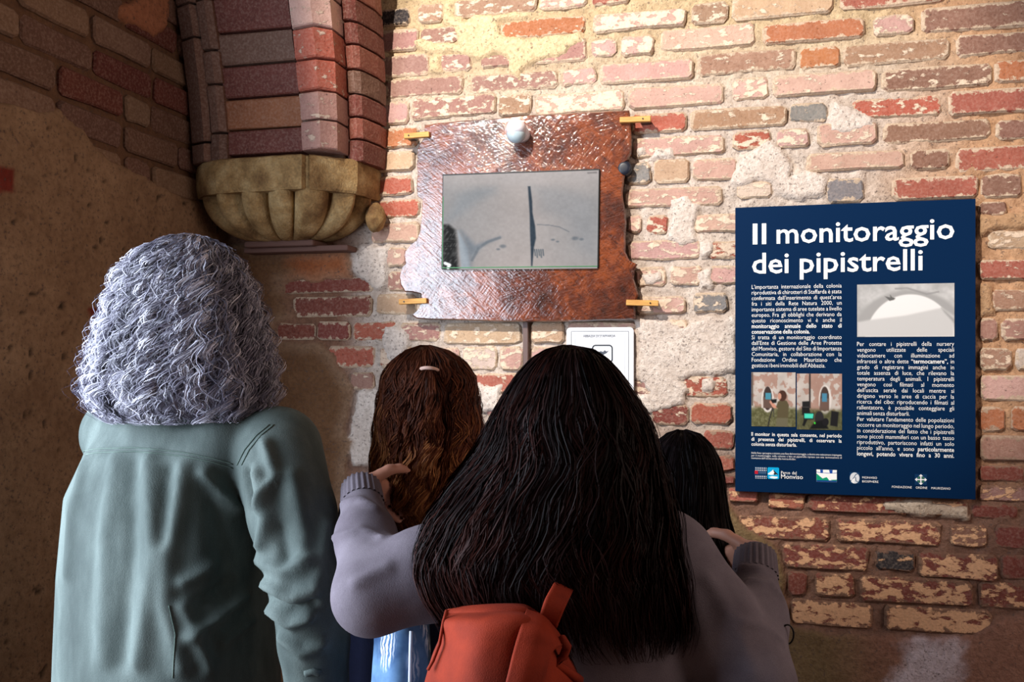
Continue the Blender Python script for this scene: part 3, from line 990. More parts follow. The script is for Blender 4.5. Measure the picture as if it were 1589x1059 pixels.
cap = []
for i in range(12):
    a = math.pi / 2 * i / 11
    cap.append((.0285 * math.cos(a) + .0001, .010 + .026 * math.sin(a)))
lathe_x('dome', [(.0285, -.006)] + cap, M['white'], sen, (.002, -.048, .0), axis='Z')
t = NT('milky_sensor_lens'); M['lens'] = t.set(lin((178, 196, 204)), .3, .5)
cap = [(.0282, .0)] + [(.0282 * math.cos(a) + .0001, -.028 * math.sin(a)) for a in np.linspace(.05, 1.5, 10)]
lathe_x('lens', cap[::-1], M['lens'], sen, (.002, -.048, -.007), axis='Z')

# dark cable gland peeping behind the board
gx, gz = WB(969, 262, -.03)
gl = tag(empty('cable_gland', (gx, -.03, gz)), 'dark round fitting half hidden behind the notch of the board', 'cable fitting')
lathe_x('collar', [(.022, -.028), (.022, .010), (.017, .016), (.010, .017)], mat_plain('blue_black_rubber', (30, 34, 46), .4), gl, (0, 0, 0))

# cable conduit below the board
a = WB(816, 494, -.012); b = WB(816, 760, -.012)
bm = bmesh.new()
add_box(bm, (a[0], -.012, (a[1] + b[1]) / 2), (.016, .014, a[1] - b[1]), .002)
tag(bm_obj('cable_conduit', bm, mat_plain('brown_painted_metal', (104, 84, 80), .45)), 'narrow brown cable duct running down below the wooden board', 'cable duct')

# ================================================================== WHITE PLAQUE
YQ = -.030
q0, q1, q2 = WB(879, 508, YQ), WB(983, 508, YQ), WB(983, 612, YQ)
pw, ph = q1[0] - q0[0], q1[1] - q2[1]
plq = tag(empty('wall_plaque', (q0[0] + pw / 2, YQ, q2[1] + ph / 2)), 'white square plaque with a bird emblem below the wooden board', 'plaque')
def rrect(w, h, r, n=6):
    o = []
    for cx, cz, a0 in ((w / 2 - r, h / 2 - r, 0), (-w / 2 + r, h / 2 - r, 90), (-w / 2 + r, -h / 2 + r, 180), (w / 2 - r, -h / 2 + r, 270)):
        for k in range(n + 1):
            a = math.radians(a0 + 90 * k / n)
            o.append((cx + r * math.cos(a), cz + r * math.sin(a)))
    return o
def plate(name, outl, y0, y1, mat, parent, off=(0, 0), hole=None):
    bm = bmesh.new()
    if hole is None:
        f = [bm.verts.new((a + off[0], y0, b + off[1])) for a, b in outl]
        g = [bm.verts.new((a + off[0], y1, b + off[1])) for a, b in outl]
        bm.faces.new(f); bm.faces.new(g[::-1])
        n = len(outl)
        for i in range(n):
            bm.faces.new((f[i], g[i], g[(i + 1) % n], f[(i + 1) % n]))
    else:
        n = len(outl)
        f = [bm.verts.new((a + off[0], y0, b + off[1])) for a, b in outl]
        g = [bm.verts.new((a + off[0], y0, b + off[1])) for a, b in hole]
        for i in range(n):
            bm.faces.new((f[i], f[(i + 1) % n], g[(i + 1) % n], g[i]))
    return bm_obj(name, bm, mat, parent)
plate('plate', rrect(pw, ph, .012), 0, .024, mat_plain('white_enamel', (232, 236, 244), .4), plq)
ink = mat_plain('grey_ink', (74, 82, 96), .5)
ink2 = mat_plain('pale_grey_ink', (160, 170, 186), .5)
def ring(name, w, h, r, th, mat, off=(0, 0), y=-.0006, parent=None):
    return plate(name, rrect(w, h, r), y, 0, mat, parent or plq, off, hole=rrect(w - 2 * th, h - 2 * th, max(r - th, .0005)))
ring('border_line', pw * .86, ph * .89, .002, .0013, ink)
ring('inner_line', pw * .74, ph * .78, .002, .0008, ink2, (0, 0))
ring('emblem_frame', .062, .054, .011, .0040, mat_plain('dark_ink', (40, 48, 60), .5), (.008, .020))
bird = [(.018, .014), (.012, .012), (.008, .015), (.004, .011), (-.002, .013), (-.008, .008), (-.003, .006), (.001, .001), (.006, .005), (.012, .008)]
plate('emblem_bird', [(1.25 * x + .005, 1.25 * z + .012) for x, z in bird], -.0008, -.0002, ink, plq)

# ------------------------------------------------------------------ lettering
def text_mesh(txt, size, bold=0.0):
    cu = bpy.data.curves.new('lettering', 'FONT')
    cu.body = txt; cu.size = size; cu.resolution_u = 2; cu.offset = bold
    cu.fill_mode = 'FRONT' if hasattr(cu, 'fill_mode') else cu.fill_mode
    o = bpy.data.objects.new('lettering', cu)
    COL.objects.link(o)
    dg = bpy.context.evaluated_depsgraph_get()
    me = bpy.data.meshes.new_from_object(o.evaluated_get(dg))
    bpy.data.objects.remove(o); bpy.data.curves.remove(cu)
    n = len(me.vertices)
    co = np.zeros(n * 3, np.float32); me.vertices.foreach_get('co', co); co = co.reshape(-1, 3)
    me.calc_loop_triangles()
    tr = np.zeros(len(me.loop_triangles) * 3, np.int32); me.loop_triangles.foreach_get('vertices', tr)
    bpy.data.meshes.remove(me)
    return co[:, :2].copy(), tr.reshape(-1, 3)
_WC = {}
def word(txt, bold):
    k = (txt, bold)
    if k not in _WC:
        _WC[k] = text_mesh(txt, 1.0, bold)
    return _WC[k]
def set_line(acc, segs, x0, x1, z, size, y, squeeze=.86, justify=True):
    """segs: [(word, bold)], justified between x0 and x1 on the baseline z"""
    geo = []
    for wd, bo in segs:
        co, tr = word(wd, bo)
        co = co * size; co[:, 0] *= squeeze
        co[:, 0] -= co[:, 0].min()
        geo.append((co, tr, co[:, 0].max()))
    tot = sum(g[2] for g in geo)
    sp = size * .26 * squeeze
    need = tot + sp * (len(geo) - 1)
    kx = 1.0
    if justify and len(geo) > 1:
        sp = (x1 - x0 - tot) / (len(geo) - 1)
        if sp < size * .14:
            kx = (x1 - x0) / (tot + size * .16 * (len(geo) - 1)); sp = size * .16 * kx
    elif justify:
        kx = (x1 - x0) / tot
    elif need > x1 - x0:
        kx = (x1 - x0) / need; sp *= kx
    x = x0
    for co, tr, w in geo:
        n0 = acc['n']
        acc['V'].append(np.stack([x + co[:, 0] * kx, np.full(len(co), y), z + co[:, 1]], -1))
        acc['T'].append(tr + n0); acc['n'] += len(co)
        x += w * kx + sp
def acc_new(): return dict(V=[], T=[], n=0)
def acc_obj(name, acc, mat, parent, loc):
    V = np.vstack(acc['V']) - np.array(loc)
    return link_mesh(name, np_mesh(name, V, np.vstack(acc['T']), smooth=False), mat, parent)
A = acc_new()
a, b = WB(905, 523.5, YQ), WB(955, 523.5, YQ)
set_line(A, [(w, .0) for w in 'ABBAZIA DI STAFFARDA'.split()], a[0], b[0], a[1], .0098, YQ - .0012, .9)
acc_obj('lettering', A, ink, plq, plq.location)

# ================================================================== BLUE POSTER
YP = -.030
TL, TR_, BL = WB(1141, 321, YP), WB(1514, 310, YP), WB(1141, 760, YP)
BRc = WB(1514, 779, YP)
pz1, pz0 = (TL[1] + TR_[1]) / 2, (BL[1] + BRc[1]) / 2
pos_ = tag(empty('information_panel', ((TL[0] + TR_[0]) / 2, YP, (pz0 + pz1) / 2)),
           'blue information panel with white Italian text about monitoring bats on the brick wall', 'poster')
pl_ = Vector(pos_.location)
bm = bmesh.new(); add_box(bm, (0, .009, 0), (TR_[0] - TL[0], .018, pz1 - pz0), .0012)
bm_obj('panel', bm, NT('dark_blue_print').set(lin((0, 34, 70)), .6, .08), pos_)
tw = NT('white_print'); tw.b.inputs['Emission Color'].default_value = (1, 1, 1, 1)
M['wtext'] = tw.set(lin((248, 250, 252)), .55, .25)
YT = YP - .0012
def PW(px, py): return WB(px, py, YT)
for txt, xa, xb, py in (('Il', 1168, 1189, 379), ('monitoraggio', 1205, 1481, 379), ('dei', 1167, 1224, 424.5), ('pipistrelli', 1241, 1432, 424.5)):
    A = acc_new()
    a, b = PW(xa, 379 if py < 400 else py), PW(xb, py)
    za = PW(1168, py)[1]
    set_line(A, [(txt, .013)], a[0], b[0], za, .083, YT, .84)
    tag(acc_obj('heading_word', A, M['wtext'], pos_, pl_), kind='stuff')
def para(lines, xa, xb, ys, size, name, italic=False):
    A = acc_new()
    for ln, py in zip(lines, ys):
        just = not ln.endswith('|'); ln = ln.rstrip('|')
        segs = []
        bold = -.006
        for wd in ln.split():
            if wd.startswith('*'): bold = .010; wd = wd[1:]
            end = wd.endswith('*')
            if end: wd = wd[:-1]
            segs.append((wd, bold))
            if end: bold = -.006
        a, b = PW(xa, py), PW(xb, py)
        set_line(A, segs, a[0], b[0], a[1], size, YT, .84, just)
    return tag(acc_obj(name, A, M['wtext'], pos_, pl_), kind='stuff')
left = ["L'importanza internazionale della colonia", "riproduttiva di chirotteri di Staffarda è stata", "confermata dall'inserimento di quest'area",
        "fra i siti della Rete Natura 2000, un", "importante sistema di aree tutelate a livello", "europeo. Fra gli obblighi che derivano da",
        "questo riconoscimento vi è anche il", "*monitoraggio annuale dello stato di*", "*conservazione della colonia.*|",
        "Si tratta di un monitoraggio coordinato", "dall'Ente di Gestione delle Aree Protette", "del Monviso, gestore del Sito di Importanza",
        "Comunitaria, in collaborazione con la", "Fondazione Ordine Mauriziano che", "gestisce i beni immobili dell'Abbazia.|"]
para(left, 1166.5, 1306, [448.8 + 8.68 * i for i in range(15)], .0168, 'body_text')
r1 = ["Per contare i pipistrelli della nursery", "vengono utilizzate delle speciali", "videocamere con illuminazione ad", "infrarossi o altre dette *“termocamere”,* in",
      "grado di registrare immagini anche in", "totale assenza di luce, che rilevano la", "temperatura degli animali. I pipistrelli", "vengono così filmati al momento",
      "dell'uscita serale dai locali mentre si", "dirigono verso le aree di caccia per la", "ricerca del cibo: riproducendo i filmati al", "rallentatore, è possibile conteggiare gli",
      "animali senza disturbarli.|"]
para(r1, 1330, 1480.5, [537.3 + 8.93 * i for i in range(13)], .0168, 'body_text')
r2 = ["Per valutare l'andamento delle popolazioni", "occorre un monitoraggio nel lungo periodo,", "in considerazione del fatto che i pipistrelli", "sono piccoli mammiferi con un basso tasso",
      "riproduttivo, partoriscono infatti un solo", "piccolo all'anno, e sono *particolarmente*", "*longevi, potendo vivere fino a 30 anni.*"]
para(r2, 1330, 1480.5, [653.5 + 8.95 * i for i in range(7)], .0168, 'body_text')
para(["*Il monitor in questa sala consente, nel periodo*", "*di presenza dei pipistrelli, di osservare la*", "*colonia senza disturbarla.*|"], 1166, 1306, [676.5, 684.3, 692.0], .0146, 'caption')
para(["Nelle foto: qui sopra a sinistra una fase del monitoraggio, a destra una telecamera impiegata", "per il monitoraggio; nella colonna a lato un pipistrello ripreso con una termocamera al",
      "momento dell'uscita serale alla ricerca di cibo.|"], 1166, 1306, [704.5, 708.6, 712.6], .0080, 'photo_credit')
A = acc_new()
def logo_text():
    global A
    tag(acc_obj('logo_lettering', A, M['wtext'], pos_, pl_), kind='stuff'); A = acc_new()
a, b = PW(1212, 736), PW(1236, 736); set_line(A, [('Parco', 0), ('del', 0)], a[0], b[0], a[1], .0122, YT, .9)
a, b = PW(1212, 743), PW(1246, 743); set_line(A, [('Monviso', .004)], a[0], b[0], a[1], .0175, YT, .9)
logo_text()
a, b = PW(1338, 743), PW(1361, 743); set_line(A, [('MONVISO', 0)], a[0], b[0], a[1], .0085, YT, .9)
a, b = PW(1338, 749), PW(1363, 749); set_line(A, [('BIOSPHERE', 0)], a[0], b[0], a[1], .0085, YT, .9)
logo_text()
a, b = PW(1384, 757.5), PW(1475, 757.5); set_line(A, [(w, 0) for w in 'FONDAZIONE ORDINE MAURIZIANO'.split()], a[0], b[0], a[1], .0088, YT, .9)
logo_text()

MPRINT = mat_print('poster_print', .55)
def pic(name, R, xa, xb, ya, yb, y=YT):
    a, b = PW(xa, ya), PW(xb, yb)
    sheet(name, R.a, a, (b[0] - a[0], 0), (0, b[1] - a[1]), y, MPRINT, pos_, pl_)
# grey photo of the arch with the bat
R = Ras(150, 80, (178, 178, 178))
R.noise(6, 4, 26, 1); R.noise(22, 12, 16, 2)
R.ell(.54, 1.05, .60, .93, (158, 158, 158), .05)
R.ell(.55, 1.12, .47, .92, (226, 226, 226), .02)
R.poly([(.0, .72), (.12, .68), (.5, .60), (.87, .46), (1, .62), (1, 1), (0, 1)], (194, 194, 194), .03)
R.poly([(.87, .46), (1.0, .68), (1.0, .75), (.9, .55)], (150, 150, 150), .02)
R.poly([(.34, .32), (.29, .23), (.345, .255), (.345, .2), (.365, .25), (.40, .27), (.385, .30)], (96, 96, 96), .008)
R.line([(.40, .09), (.52, .08), (.62, .14), (.72, .2), (.84, .16)], .02, (140, 140, 140), .7, 1.9)
pic('bat_photo', R, 1330, 1481, 442, 522.5)
def wall_photo(w, h, seed):
    R = Ras(w, h, (186, 178, 172))
    R.noise(6, 6, 20, seed)
    n = fbm(R.X * 9, R.Y * 9, o=4, seed=seed + 5)
    red = sstep(.02, .16, n + .25 * (np.abs(R.X - .45) < .14) - .35 * sstep(.2, .5, np.hypot(R.X - .35, R.Y - .5) * 0 + .2))[..., None]
    R.a = R.a * (1 - red * .5) + np.array((142, 88, 70)) * red * .5
    g = sstep(.60, .70, R.Y + .03 * n)[..., None]
    R.a = R.a * (1 - g) + (np.array((96, 96, 66)) + 40 * fbm(R.X * 30, R.Y * 30, seed=seed + 8)[..., None]) * g
    return R
R = wall_photo(68, 86, 20)
R.ell(.37, .50, .14, .24, (212, 206, 202), .08); R.poly([(.23, .5), (.51, .5), (.51, .66), (.23, .66)], (206, 198, 192), .01)
R.ell(.37, .48, .10, .22, (60, 48, 46), .06); R.poly([(.27, .46), (.47, .46), (.47, .66), (.27, .66)], (98, 78, 70), .01)
R.poly([(.32, .38), (.45, .38), (.45, .5), (.32, .5)], (70, 138, 160), .01)
R.poly([(.0, 0), (.04, 0), (.04, .62), (0, .62)], (92, 82, 76), .01)
R.line([(.49, .64), (.42, .84), (.38, .99)], .012, (40, 38, 38), 1, .8); R.line([(.50, .64), (.51, .82)], .010, (60, 58, 56), 1, .8)
R.poly([(.43, .52), (.55, .60), (.58, .66), (.50, .66), (.41, .55)], (196, 140, 120), .01)
R.poly([(.44, .50), (.58, .49), (.57, .56), (.48, .57)], (26, 26, 28), .01)
R.poly([(.60, .54), (.68, .50), (.80, .52), (.85, .60), (.83, .84), (.58, .84), (.60, .66), (.56, .64)], (86, 78, 56), .012)
R.poly([(.57, .84), (.83, .84), (.82, 1), (.56, 1)], (102, 98, 78), .01)
R.ell(.70, .43, .10, .10, (70, 44, 36), .1); R.ell(.64, .44, .04, .06, (190, 140, 120), .1)
pic('monitoring_photo', R, 1166, 1234.5, 578, 663)
R = wall_photo(70, 86, 40)
R.ell(.63, .46, .14, .26, (212, 206, 202), .08); R.ell(.62, .45, .10, .22, (70, 56, 52), .06); R.poly([(.52, .44), (.72, .44), (.72, .66), (.50, .66)], (104, 82, 74), .01)
R.poly([(.56, .35), (.67, .35), (.67, .5), (.56, .5)], (70, 130, 160), .01)
R.poly([(0, .66), (1, .66), (1, 1), (0, 1)], (70, 72, 50), .08, .5)
R.poly([(.27, 0), (.31, 0), (.31, .62), (.27, .62)], (60, 52, 50), .01)
R.poly([(.12, .50), (.29, .49), (.28, .60), (.12, .60)], (30, 30, 32), .01); R.poly([(.11, .60), (.28, .60), (.30, .74), (.12, .74)], (22, 24, 26), .01)
R.poly([(.15, .70), (.38, .70), (.38, .82), (.15, .82)], (20, 26, 28), .01); R.poly([(.17, .715), (.37, .715), (.36, .80), (.17, .80)], (70, 214, 186), .008)
R.poly([(.16, .82), (.24, .82), (.17, .94), (.12, .93)], (20, 22, 24), .01)
R.ell(.50, .80, .10, .13, (40, 38, 42), .1); R.poly([(.40, .86), (.62, .82), (.70, .98), (.28, .99)], (16, 18, 20), .02); R.ell(.64, .86, .07, .07, (24, 24, 28), .1)
R.poly([(.77, .66), (.93, .68), (.90, .94), (.74, .92)], (26, 26, 28), .01); R.ell(.40, .88, .02, .018, (60, 220, 60), .3)
pic('equipment_photo', R, 1236.5, 1306.5, 580, 668)
# logos
B0 = (0, 50, 92)
R = Ras(52, 52, B0)
for i in range(6):
    for j in range(6):
        x, y = .06 + i * .175, .06 + j * .175
        if j in (2, 3):
            continue
        R.poly([(x, y), (x + .11, y), (x + .11, y + .11), (x, y + .11)], (196, 200, 208), .012)
R.poly([(.0, .33), (.28, .33), (.28, .62), (.0, .62)], (190, 30, 50), .012)
R.poly([(.34, .36), (1, .36), (1, .58), (.34, .58)], (96, 112, 140), .02, .6)
pic('grid_logo', R, 1171, 1189.5, 724.5, 743.5)
R = Ras(52, 52, (0, 168, 226))
R.poly([(.02, .55), (.30, .36), (.50, .18), (.62, .35), (.95, .62), (.60, .62), (.3, .66), (.05, .62)], (250, 250, 250), .012)
R.poly([(.50, .18), (.60, .3), (.95, .62), (.72, .60), (.60, .66), (.52, .55), (.60, .46), (.54, .36)], (34, 34, 38), .012)
R.poly([(.1, .84), (.4, .74), (.9, .80), (.85, .92), (.6, .98), (.3, .94)], (240, 248, 252), .02)
for cx, cy in ((0, 0), (1, 0), (0, 1), (1, 1)):
    R.ell(cx, cy, .06, .06, B0, .2)
pic('mountain_logo', R, 1191, 1209, 725.5, 744)
R = Ras(72, 56, (250, 250, 250))
R.poly([(0, .32), (.3, .72), (.5, .60), (.62, .82), (1, .78), (1, .86), (0, .86)], (0, 150, 110), .012)
R.poly([(.62, .72), (.72, .84), (.95, .90), (.6, .90)], (250, 250, 250), .02)
R.poly([(0, .86), (1, .86), (1, 1), (0, 1)], (0, 62, 130), .01)
R.line([(0, .20), (.3, .26), (.7, .28), (1, .24)], .022, (30, 84, 170), 1, 1.3)
R.poly([(.18, .0), (.32, .0), (.32, .28), (.20, .28)], (24, 76, 164), .012); R.poly([(.62, .0), (.80, .0), (.78, .28), (.66, .28)], (24, 76, 164), .012)
pic('alpine_logo', R, 1267, 1298.5, 729, 749)
R = Ras(44, 52, B0)
R.ell(.5, .5, .48, .48, (214, 220, 228), .05); R.line([(.05, .8), (.45, .45), (.6, .2), (.9, .1)], .03, (20, 60, 100), 1, .8)
R.line([(.6, .45), (.62, .75), (.8, .8)], .03, (20, 60, 100), 1, .8); R.poly([(.15, .6), (.55, .5), (.45, .95), (.2, .9)], (250, 250, 250), .02, .7)
pic('biosphere_logo', R, 1318.5, 1334, 733, 751.5)
R = Ras(56, 52, B0)
for an in range(4):
    ca, sa = math.cos(an * math.pi / 2), math.sin(an * math.pi / 2)
    rot = lambda p: (.5 + (p[0] * ca - p[1] * sa) * .5, .5 + (p[0] * sa + p[1] * ca) * .5)
    R.poly([rot(p) for p in [(.2, .2), (.45, .12), (.5, .55), (.12, .45)]], (60, 120, 84), .02)
for an in range(4):
    ca, sa = math.cos(an * math.pi / 2), math.sin(an * math.pi / 2)
    rot = lambda p: (.5 + (p[0] * ca - p[1] * sa) * .5, .5 + (p[0] * sa + p[1] * ca) * .5)
    R.poly([rot(p) for p in [(0, -.1), (.6, -.10), (.62, -.36), (1.0, 0), (.62, .36), (.6, .10), (0, .1)]], (248, 250, 250), .015)
pic('cross_logo', R, 1419.5, 1438.5, 736, 753.5)
# ================================================================== FIGURES: signed distance fields -> continuous meshes
class Field:
    def __init__(self, lo, hi, h):
        self.lo = np.array(lo, float); self.h = h
        self.n = np.ceil((np.array(hi) - self.lo) / h).astype(int) + 1
        self.ax = [self.lo[i] + h * np.arange(self.n[i]) for i in range(3)]
        self.v = np.full(tuple(self.n), 1.0, np.float32)
    def _win(self, lo, hi):
        a = np.clip(np.floor((np.array(lo) - self.lo) / self.h).astype(int), 0, self.n)
        b = np.clip(np.ceil((np.array(hi) - self.lo) / self.h).astype(int) + 1, 0, self.n)
        return a, b
    def put(self, lo, hi, fn, k=0.0, sub=False):
        a, b = self._win(lo, hi)
        if np.any(b <= a): return
        X = self.ax[0][a[0]:b[0], None, None]; Y = self.ax[1][None, a[1]:b[1], None]; Z = self.ax[2][None, None, a[2]:b[2]]
        d = fn(X, Y, Z)
        s = self.v[a[0]:b[0], a[1]:b[1], a[2]:b[2]]
        if sub:
            s[...] = np.maximum(s, -d); return
        if k <= 0:
            s[...] = np.minimum(s, d)
        else:
            hh = np.clip(0.5 + 0.5 * (s - d) / k, 0, 1)
            s[...] = s * (1 - hh) + d * hh - k * hh * (1 - hh)
    def cone(self, a, b, ra, rb, k=.02):
        a = np.array(a, float); b = np.array(b, float)
        m = max(ra, rb) + k + 3 * self.h + .03
        ab = b - a; L = max(float(ab @ ab), 1e-9)
        def fn(X, Y, Z):
            t = np.clip(((X - a[0]) * ab[0] + (Y - a[1]) * ab[1] + (Z - a[2]) * ab[2]) / L, 0, 1)
            return np.sqrt((X - a[0] - t * ab[0]) ** 2 + (Y - a[1] - t * ab[1]) ** 2 + (Z - a[2] - t * ab[2]) ** 2) - (ra + (rb - ra) * t)
        self.put(np.minimum(a, b) - m, np.maximum(a, b) + m, fn, k)
    def chain(self, pts, rad, k=.02):
        for i in range(len(pts) - 1):
            self.cone(pts[i], pts[i + 1], rad[i], rad[i + 1], k)
    def ell(self, c, r, k=.02, sub=False, rz=0.0):
        c = np.array(c, float); r = np.array(r, float)
        m = max(r) + k + 3 * self.h + .02
        ca, sa = math.cos(rz), math.sin(rz)
        def fn(X, Y, Z):
            x, y = (X - c[0]) * ca + (Y - c[1]) * sa, -(X - c[0]) * sa + (Y - c[1]) * ca
            return (np.sqrt((x / r[0]) ** 2 + (y / r[1]) ** 2 + ((Z - c[2]) / r[2]) ** 2) - 1) * min(r)
        self.put(c - m, c + m, fn, k, sub)
    def loft(self, prof, k=.02, n=2.5):
        """prof rows: (u, half width, half depth, x offset, y offset)"""
        pr = np.array(sorted(prof), float)
        m = .08
        lo = (min(pr[:, 3] - pr[:, 1]) - m, min(pr[:, 4] - pr[:, 2]) - m, pr[0, 0] - .06)
        hi = (max(pr[:, 3] + pr[:, 1]) + m, max(pr[:, 4] + pr[:, 2]) + m, pr[-1, 0] + .06)
        def fn(X, Y, Z):
            z = np.clip(Z, pr[0, 0], pr[-1, 0])
            a = np.interp(z, pr[:, 0], pr[:, 1]); b = np.interp(z, pr[:, 0], pr[:, 2])
            ox = np.interp(z, pr[:, 0], pr[:, 3]); oy = np.interp(z, pr[:, 0], pr[:, 4])
            q = ((np.abs(X - ox) / a) ** n + (np.abs(Y - oy) / b) ** n) ** (1 / n)
            d = (q - 1) * np.minimum(a, b)
            return np.maximum(d, np.abs(Z - (pr[0, 0] + pr[-1, 0]) / 2) - (pr[-1, 0] - pr[0, 0]) / 2)
        self.put(lo, hi, fn, k)
    def mesh(self, smooth=1):
        v = self.v
        v[[0, -1], :, :] = 1; v[:, [0, -1], :] = 1; v[:, :, [0, -1]] = 1
        neg = v < 0
        nx, ny, nz = v.shape
        c = np.zeros((nx - 1, ny - 1, nz - 1), np.int8)
        for i in (0, 1):
            for j in (0, 1):
                for k in (0, 1):
                    c += neg[i:nx - 1 + i, j:ny - 1 + j, k:nz - 1 + k]
        cells = np.argwhere((c > 0) & (c < 8))
        cid = -np.ones(c.shape, np.int32)
        cid[tuple(cells.T)] = np.arange(len(cells))
        acc = np.zeros((len(cells), 3)); cnt = np.zeros(len(cells))
        cor = [(i, j, k) for i in (0, 1) for j in (0, 1) for k in (0, 1)]
        val = {o: v[cells[:, 0] + o[0], cells[:, 1] + o[1], cells[:, 2] + o[2]] for o in cor}
        for a in cor:
            for d in range(3):
                if a[d]: continue
                b = list(a); b[d] = 1; b = tuple(b)
                va, vb = val[a], val[b]
                m = (va < 0) != (vb < 0)
                t = np.where(m, va / np.where(m, va - vb, 1), 0)
                p = np.array(a, float) + np.zeros((len(cells), 3)); p[:, d] += t
                acc[m] += p[m]; cnt[m] += 1
        V = (cells + acc / cnt[:, None]) * self.h + self.lo
        Qs = []
        for d in range(3):
            e, f = [(1, 2), (2, 0), (0, 1)][d]
            s0 = [slice(None)] * 3; s1 = [slice(None)] * 3
            s0[d] = slice(0, v.shape[d] - 1); s1[d] = slice(1, v.shape[d])
            A = neg[tuple(s0)]; B = neg[tuple(s1)]
            ed = np.argwhere(A != B)
            ok = (ed[:, e] > 0) & (ed[:, f] > 0) & (ed[:, e] < v.shape[e] - 1) & (ed[:, f] < v.shape[f] - 1)
            ed = ed[ok]
            fl = A[tuple(ed.T)]
            def g(oe, of):
                q = ed.copy(); q[:, e] += oe; q[:, f] += of
                return cid[tuple(q.T)]
            q = np.stack([g(-1, -1), g(0, -1), g(0, 0), g(-1, 0)], -1)
            q[~fl] = q[~fl][:, ::-1]
            Qs.append(q)
        Q = np.vstack(Qs)
        Q = Q[(Q >= 0).all(1)]
        for _ in range(smooth):
            s = np.zeros_like(V); w = np.zeros(len(V))
            for a, b in ((0, 1), (1, 2), (2, 3), (3, 0)):
                np.add.at(s, Q[:, a], V[Q[:, b]]); np.add.at(w, Q[:, a], 1)
                np.add.at(s, Q[:, b], V[Q[:, a]]); np.add.at(w, Q[:, b], 1)
            V = .5 * V + .5 * s / np.maximum(w, 1)[:, None]
        return V, Q

def vnormals(V, Q):
    n = np.zeros_like(V)
    fn = np.cross(V[Q[:, 2]] - V[Q[:, 0]], V[Q[:, 3]] - V[Q[:, 1]])
    for i in range(4):
        np.add.at(n, Q[:, i], fn)
    return n / np.maximum(np.linalg.norm(n, axis=1, keepdims=True), 1e-12)

class Person:
    """local frame: x right, y the way the person faces, z up; origin at the feet"""
    def __init__(self, px, d, face_deg, label):
        c = P(px, HOR, d)
        self.o = Vector((c.x, c.y, 0))
        a = math.radians(face_deg)
        self.F = Vector((math.cos(a), math.sin(a), 0)); self.R = Vector((math.sin(a), -math.cos(a), 0))
        self.rz = a - math.pi / 2
        self.root = tag(empty('person', self.o, self.rz), label, 'person')
    def L(self, w):
        d = Vector(w) - self.o
        return np.array((d.dot(self.R), d.dot(self.F), d.z))
    def p(self, px, py, d):
        return self.L(P(px, py, d))
    def W(self, V):
        V = np.asarray(V)
        return np.array(self.o) + V[:, :1] * np.array(self.R) + V[:, 1:2] * np.array(self.F) + V[:, 2:3] * np.array((0, 0, 1.))
    def part(self, name, V, Q, mat, cols=None, smooth=True):
        return link_mesh(name, np_mesh(name, V, Q, cols, smooth), mat, self.root)

M['skin'] = NT('skin').set(lin((196, 140, 118)), .5, .4)
M['eye'] = mat_plain('eye_white', (236, 230, 224), .2)
M['iris'] = mat_plain('brown_iris', (60, 38, 26), .2)

def hand(f, wrist, direc, palm_n, side, s=1.0, curl=.55):
    """palm, four unequal curled fingers and a thumb leaving the side of the palm"""
    w = np.array(wrist, float); d = np.array(direc, float); d /= np.linalg.norm(d)
    n = np.array(palm_n, float); n -= d * (n @ d); n /= np.linalg.norm(n)      # the palm faces n
    x = np.cross(d, n) * side                                                  # towards the thumb
    for o in (-.026, -.009, .009, .026):
        f.cone(w + x * o * .55 * s, w + (d * .082 + x * o) * s, .014 * s, .0115 * s, .008)
    ln = {.027: (.036, .024, .018), .009: (.041, .027, .019), -.010: (.038, .025, .018), -.027: (.029, .019, .016)}
    for o, seg in ln.items():
        p = w + (d * .080 + x * o) * s
        an = .25
        for q, L in enumerate(seg):
            an += curl * (.7, 1.0, .8)[q]
            e = p + (d * math.cos(an) + n * math.sin(an)) * L * s
            f.cone(p, e, (.0092 - .0009 * q) * s, (.0086 - .0010 * q) * s, .004)
            p = e
    p = w + (d * .018 + x * .028) * s
    for q, (L, a, b) in enumerate(((.034, .9, .25), (.028, .55, .5), (.022, .3, .7))):
        e = p + (d * math.cos(a) * .85 + x * math.sin(a) + n * b * .5) * L * s
        f.cone(p, e, (.0125 - .0014 * q) * s, (.0112 - .0014 * q) * s, .006)
        p = e

def head(f, c, s=1.0, yaw=0.0):
    """skull with face; c = centre of the head; yaw turns it (to the left +)"""
    c = np.array(c, float)
    ca, sa = math.cos(yaw), math.sin(yaw)
    T = lambda x, y, z: c + s * np.array((x * ca - y * sa, x * sa + y * ca, z))
    f.ell(T(0, -.012, .025), np.array((.074, .094, .092)) * s, .02, rz=yaw)
    f.ell(T(0, .018, -.035), np.array((.058, .066, .078)) * s, .03, rz=yaw)
    f.cone(T(0, .060, -.085), T(0, .052, -.092), .020 * s, .022 * s, .03)            # chin
    f.cone(T(0, .078, .012), T(0, .100, -.026), .008 * s, .013 * s, .012)            # nose
    f.cone(T(-.012, .092, -.030), T(.012, .092, -.030), .008 * s, .008 * s, .008)    # nostrils
    f.cone(T(-.020, .078, -.060), T(.020, .078, -.060), .007 * s, .007 * s, .008)    # lips
    f.cone(T(-.040, .070, .030), T(.040, .070, .030), .010 * s, .010 * s, .015)      # brow
    for e in (-1, 1):
        f.ell(T(e * .031, .084, .008), np.array((.015, .010, .011)) * s, sub=True)    # eye sockets
        f.ell(T(e * .075, -.005, -.005), np.array((.010, .017, .030)) * s, .006, rz=yaw)  # ears
    return [T(e * .031, .070, .008) for e in (-1, 1)], .0125 * s

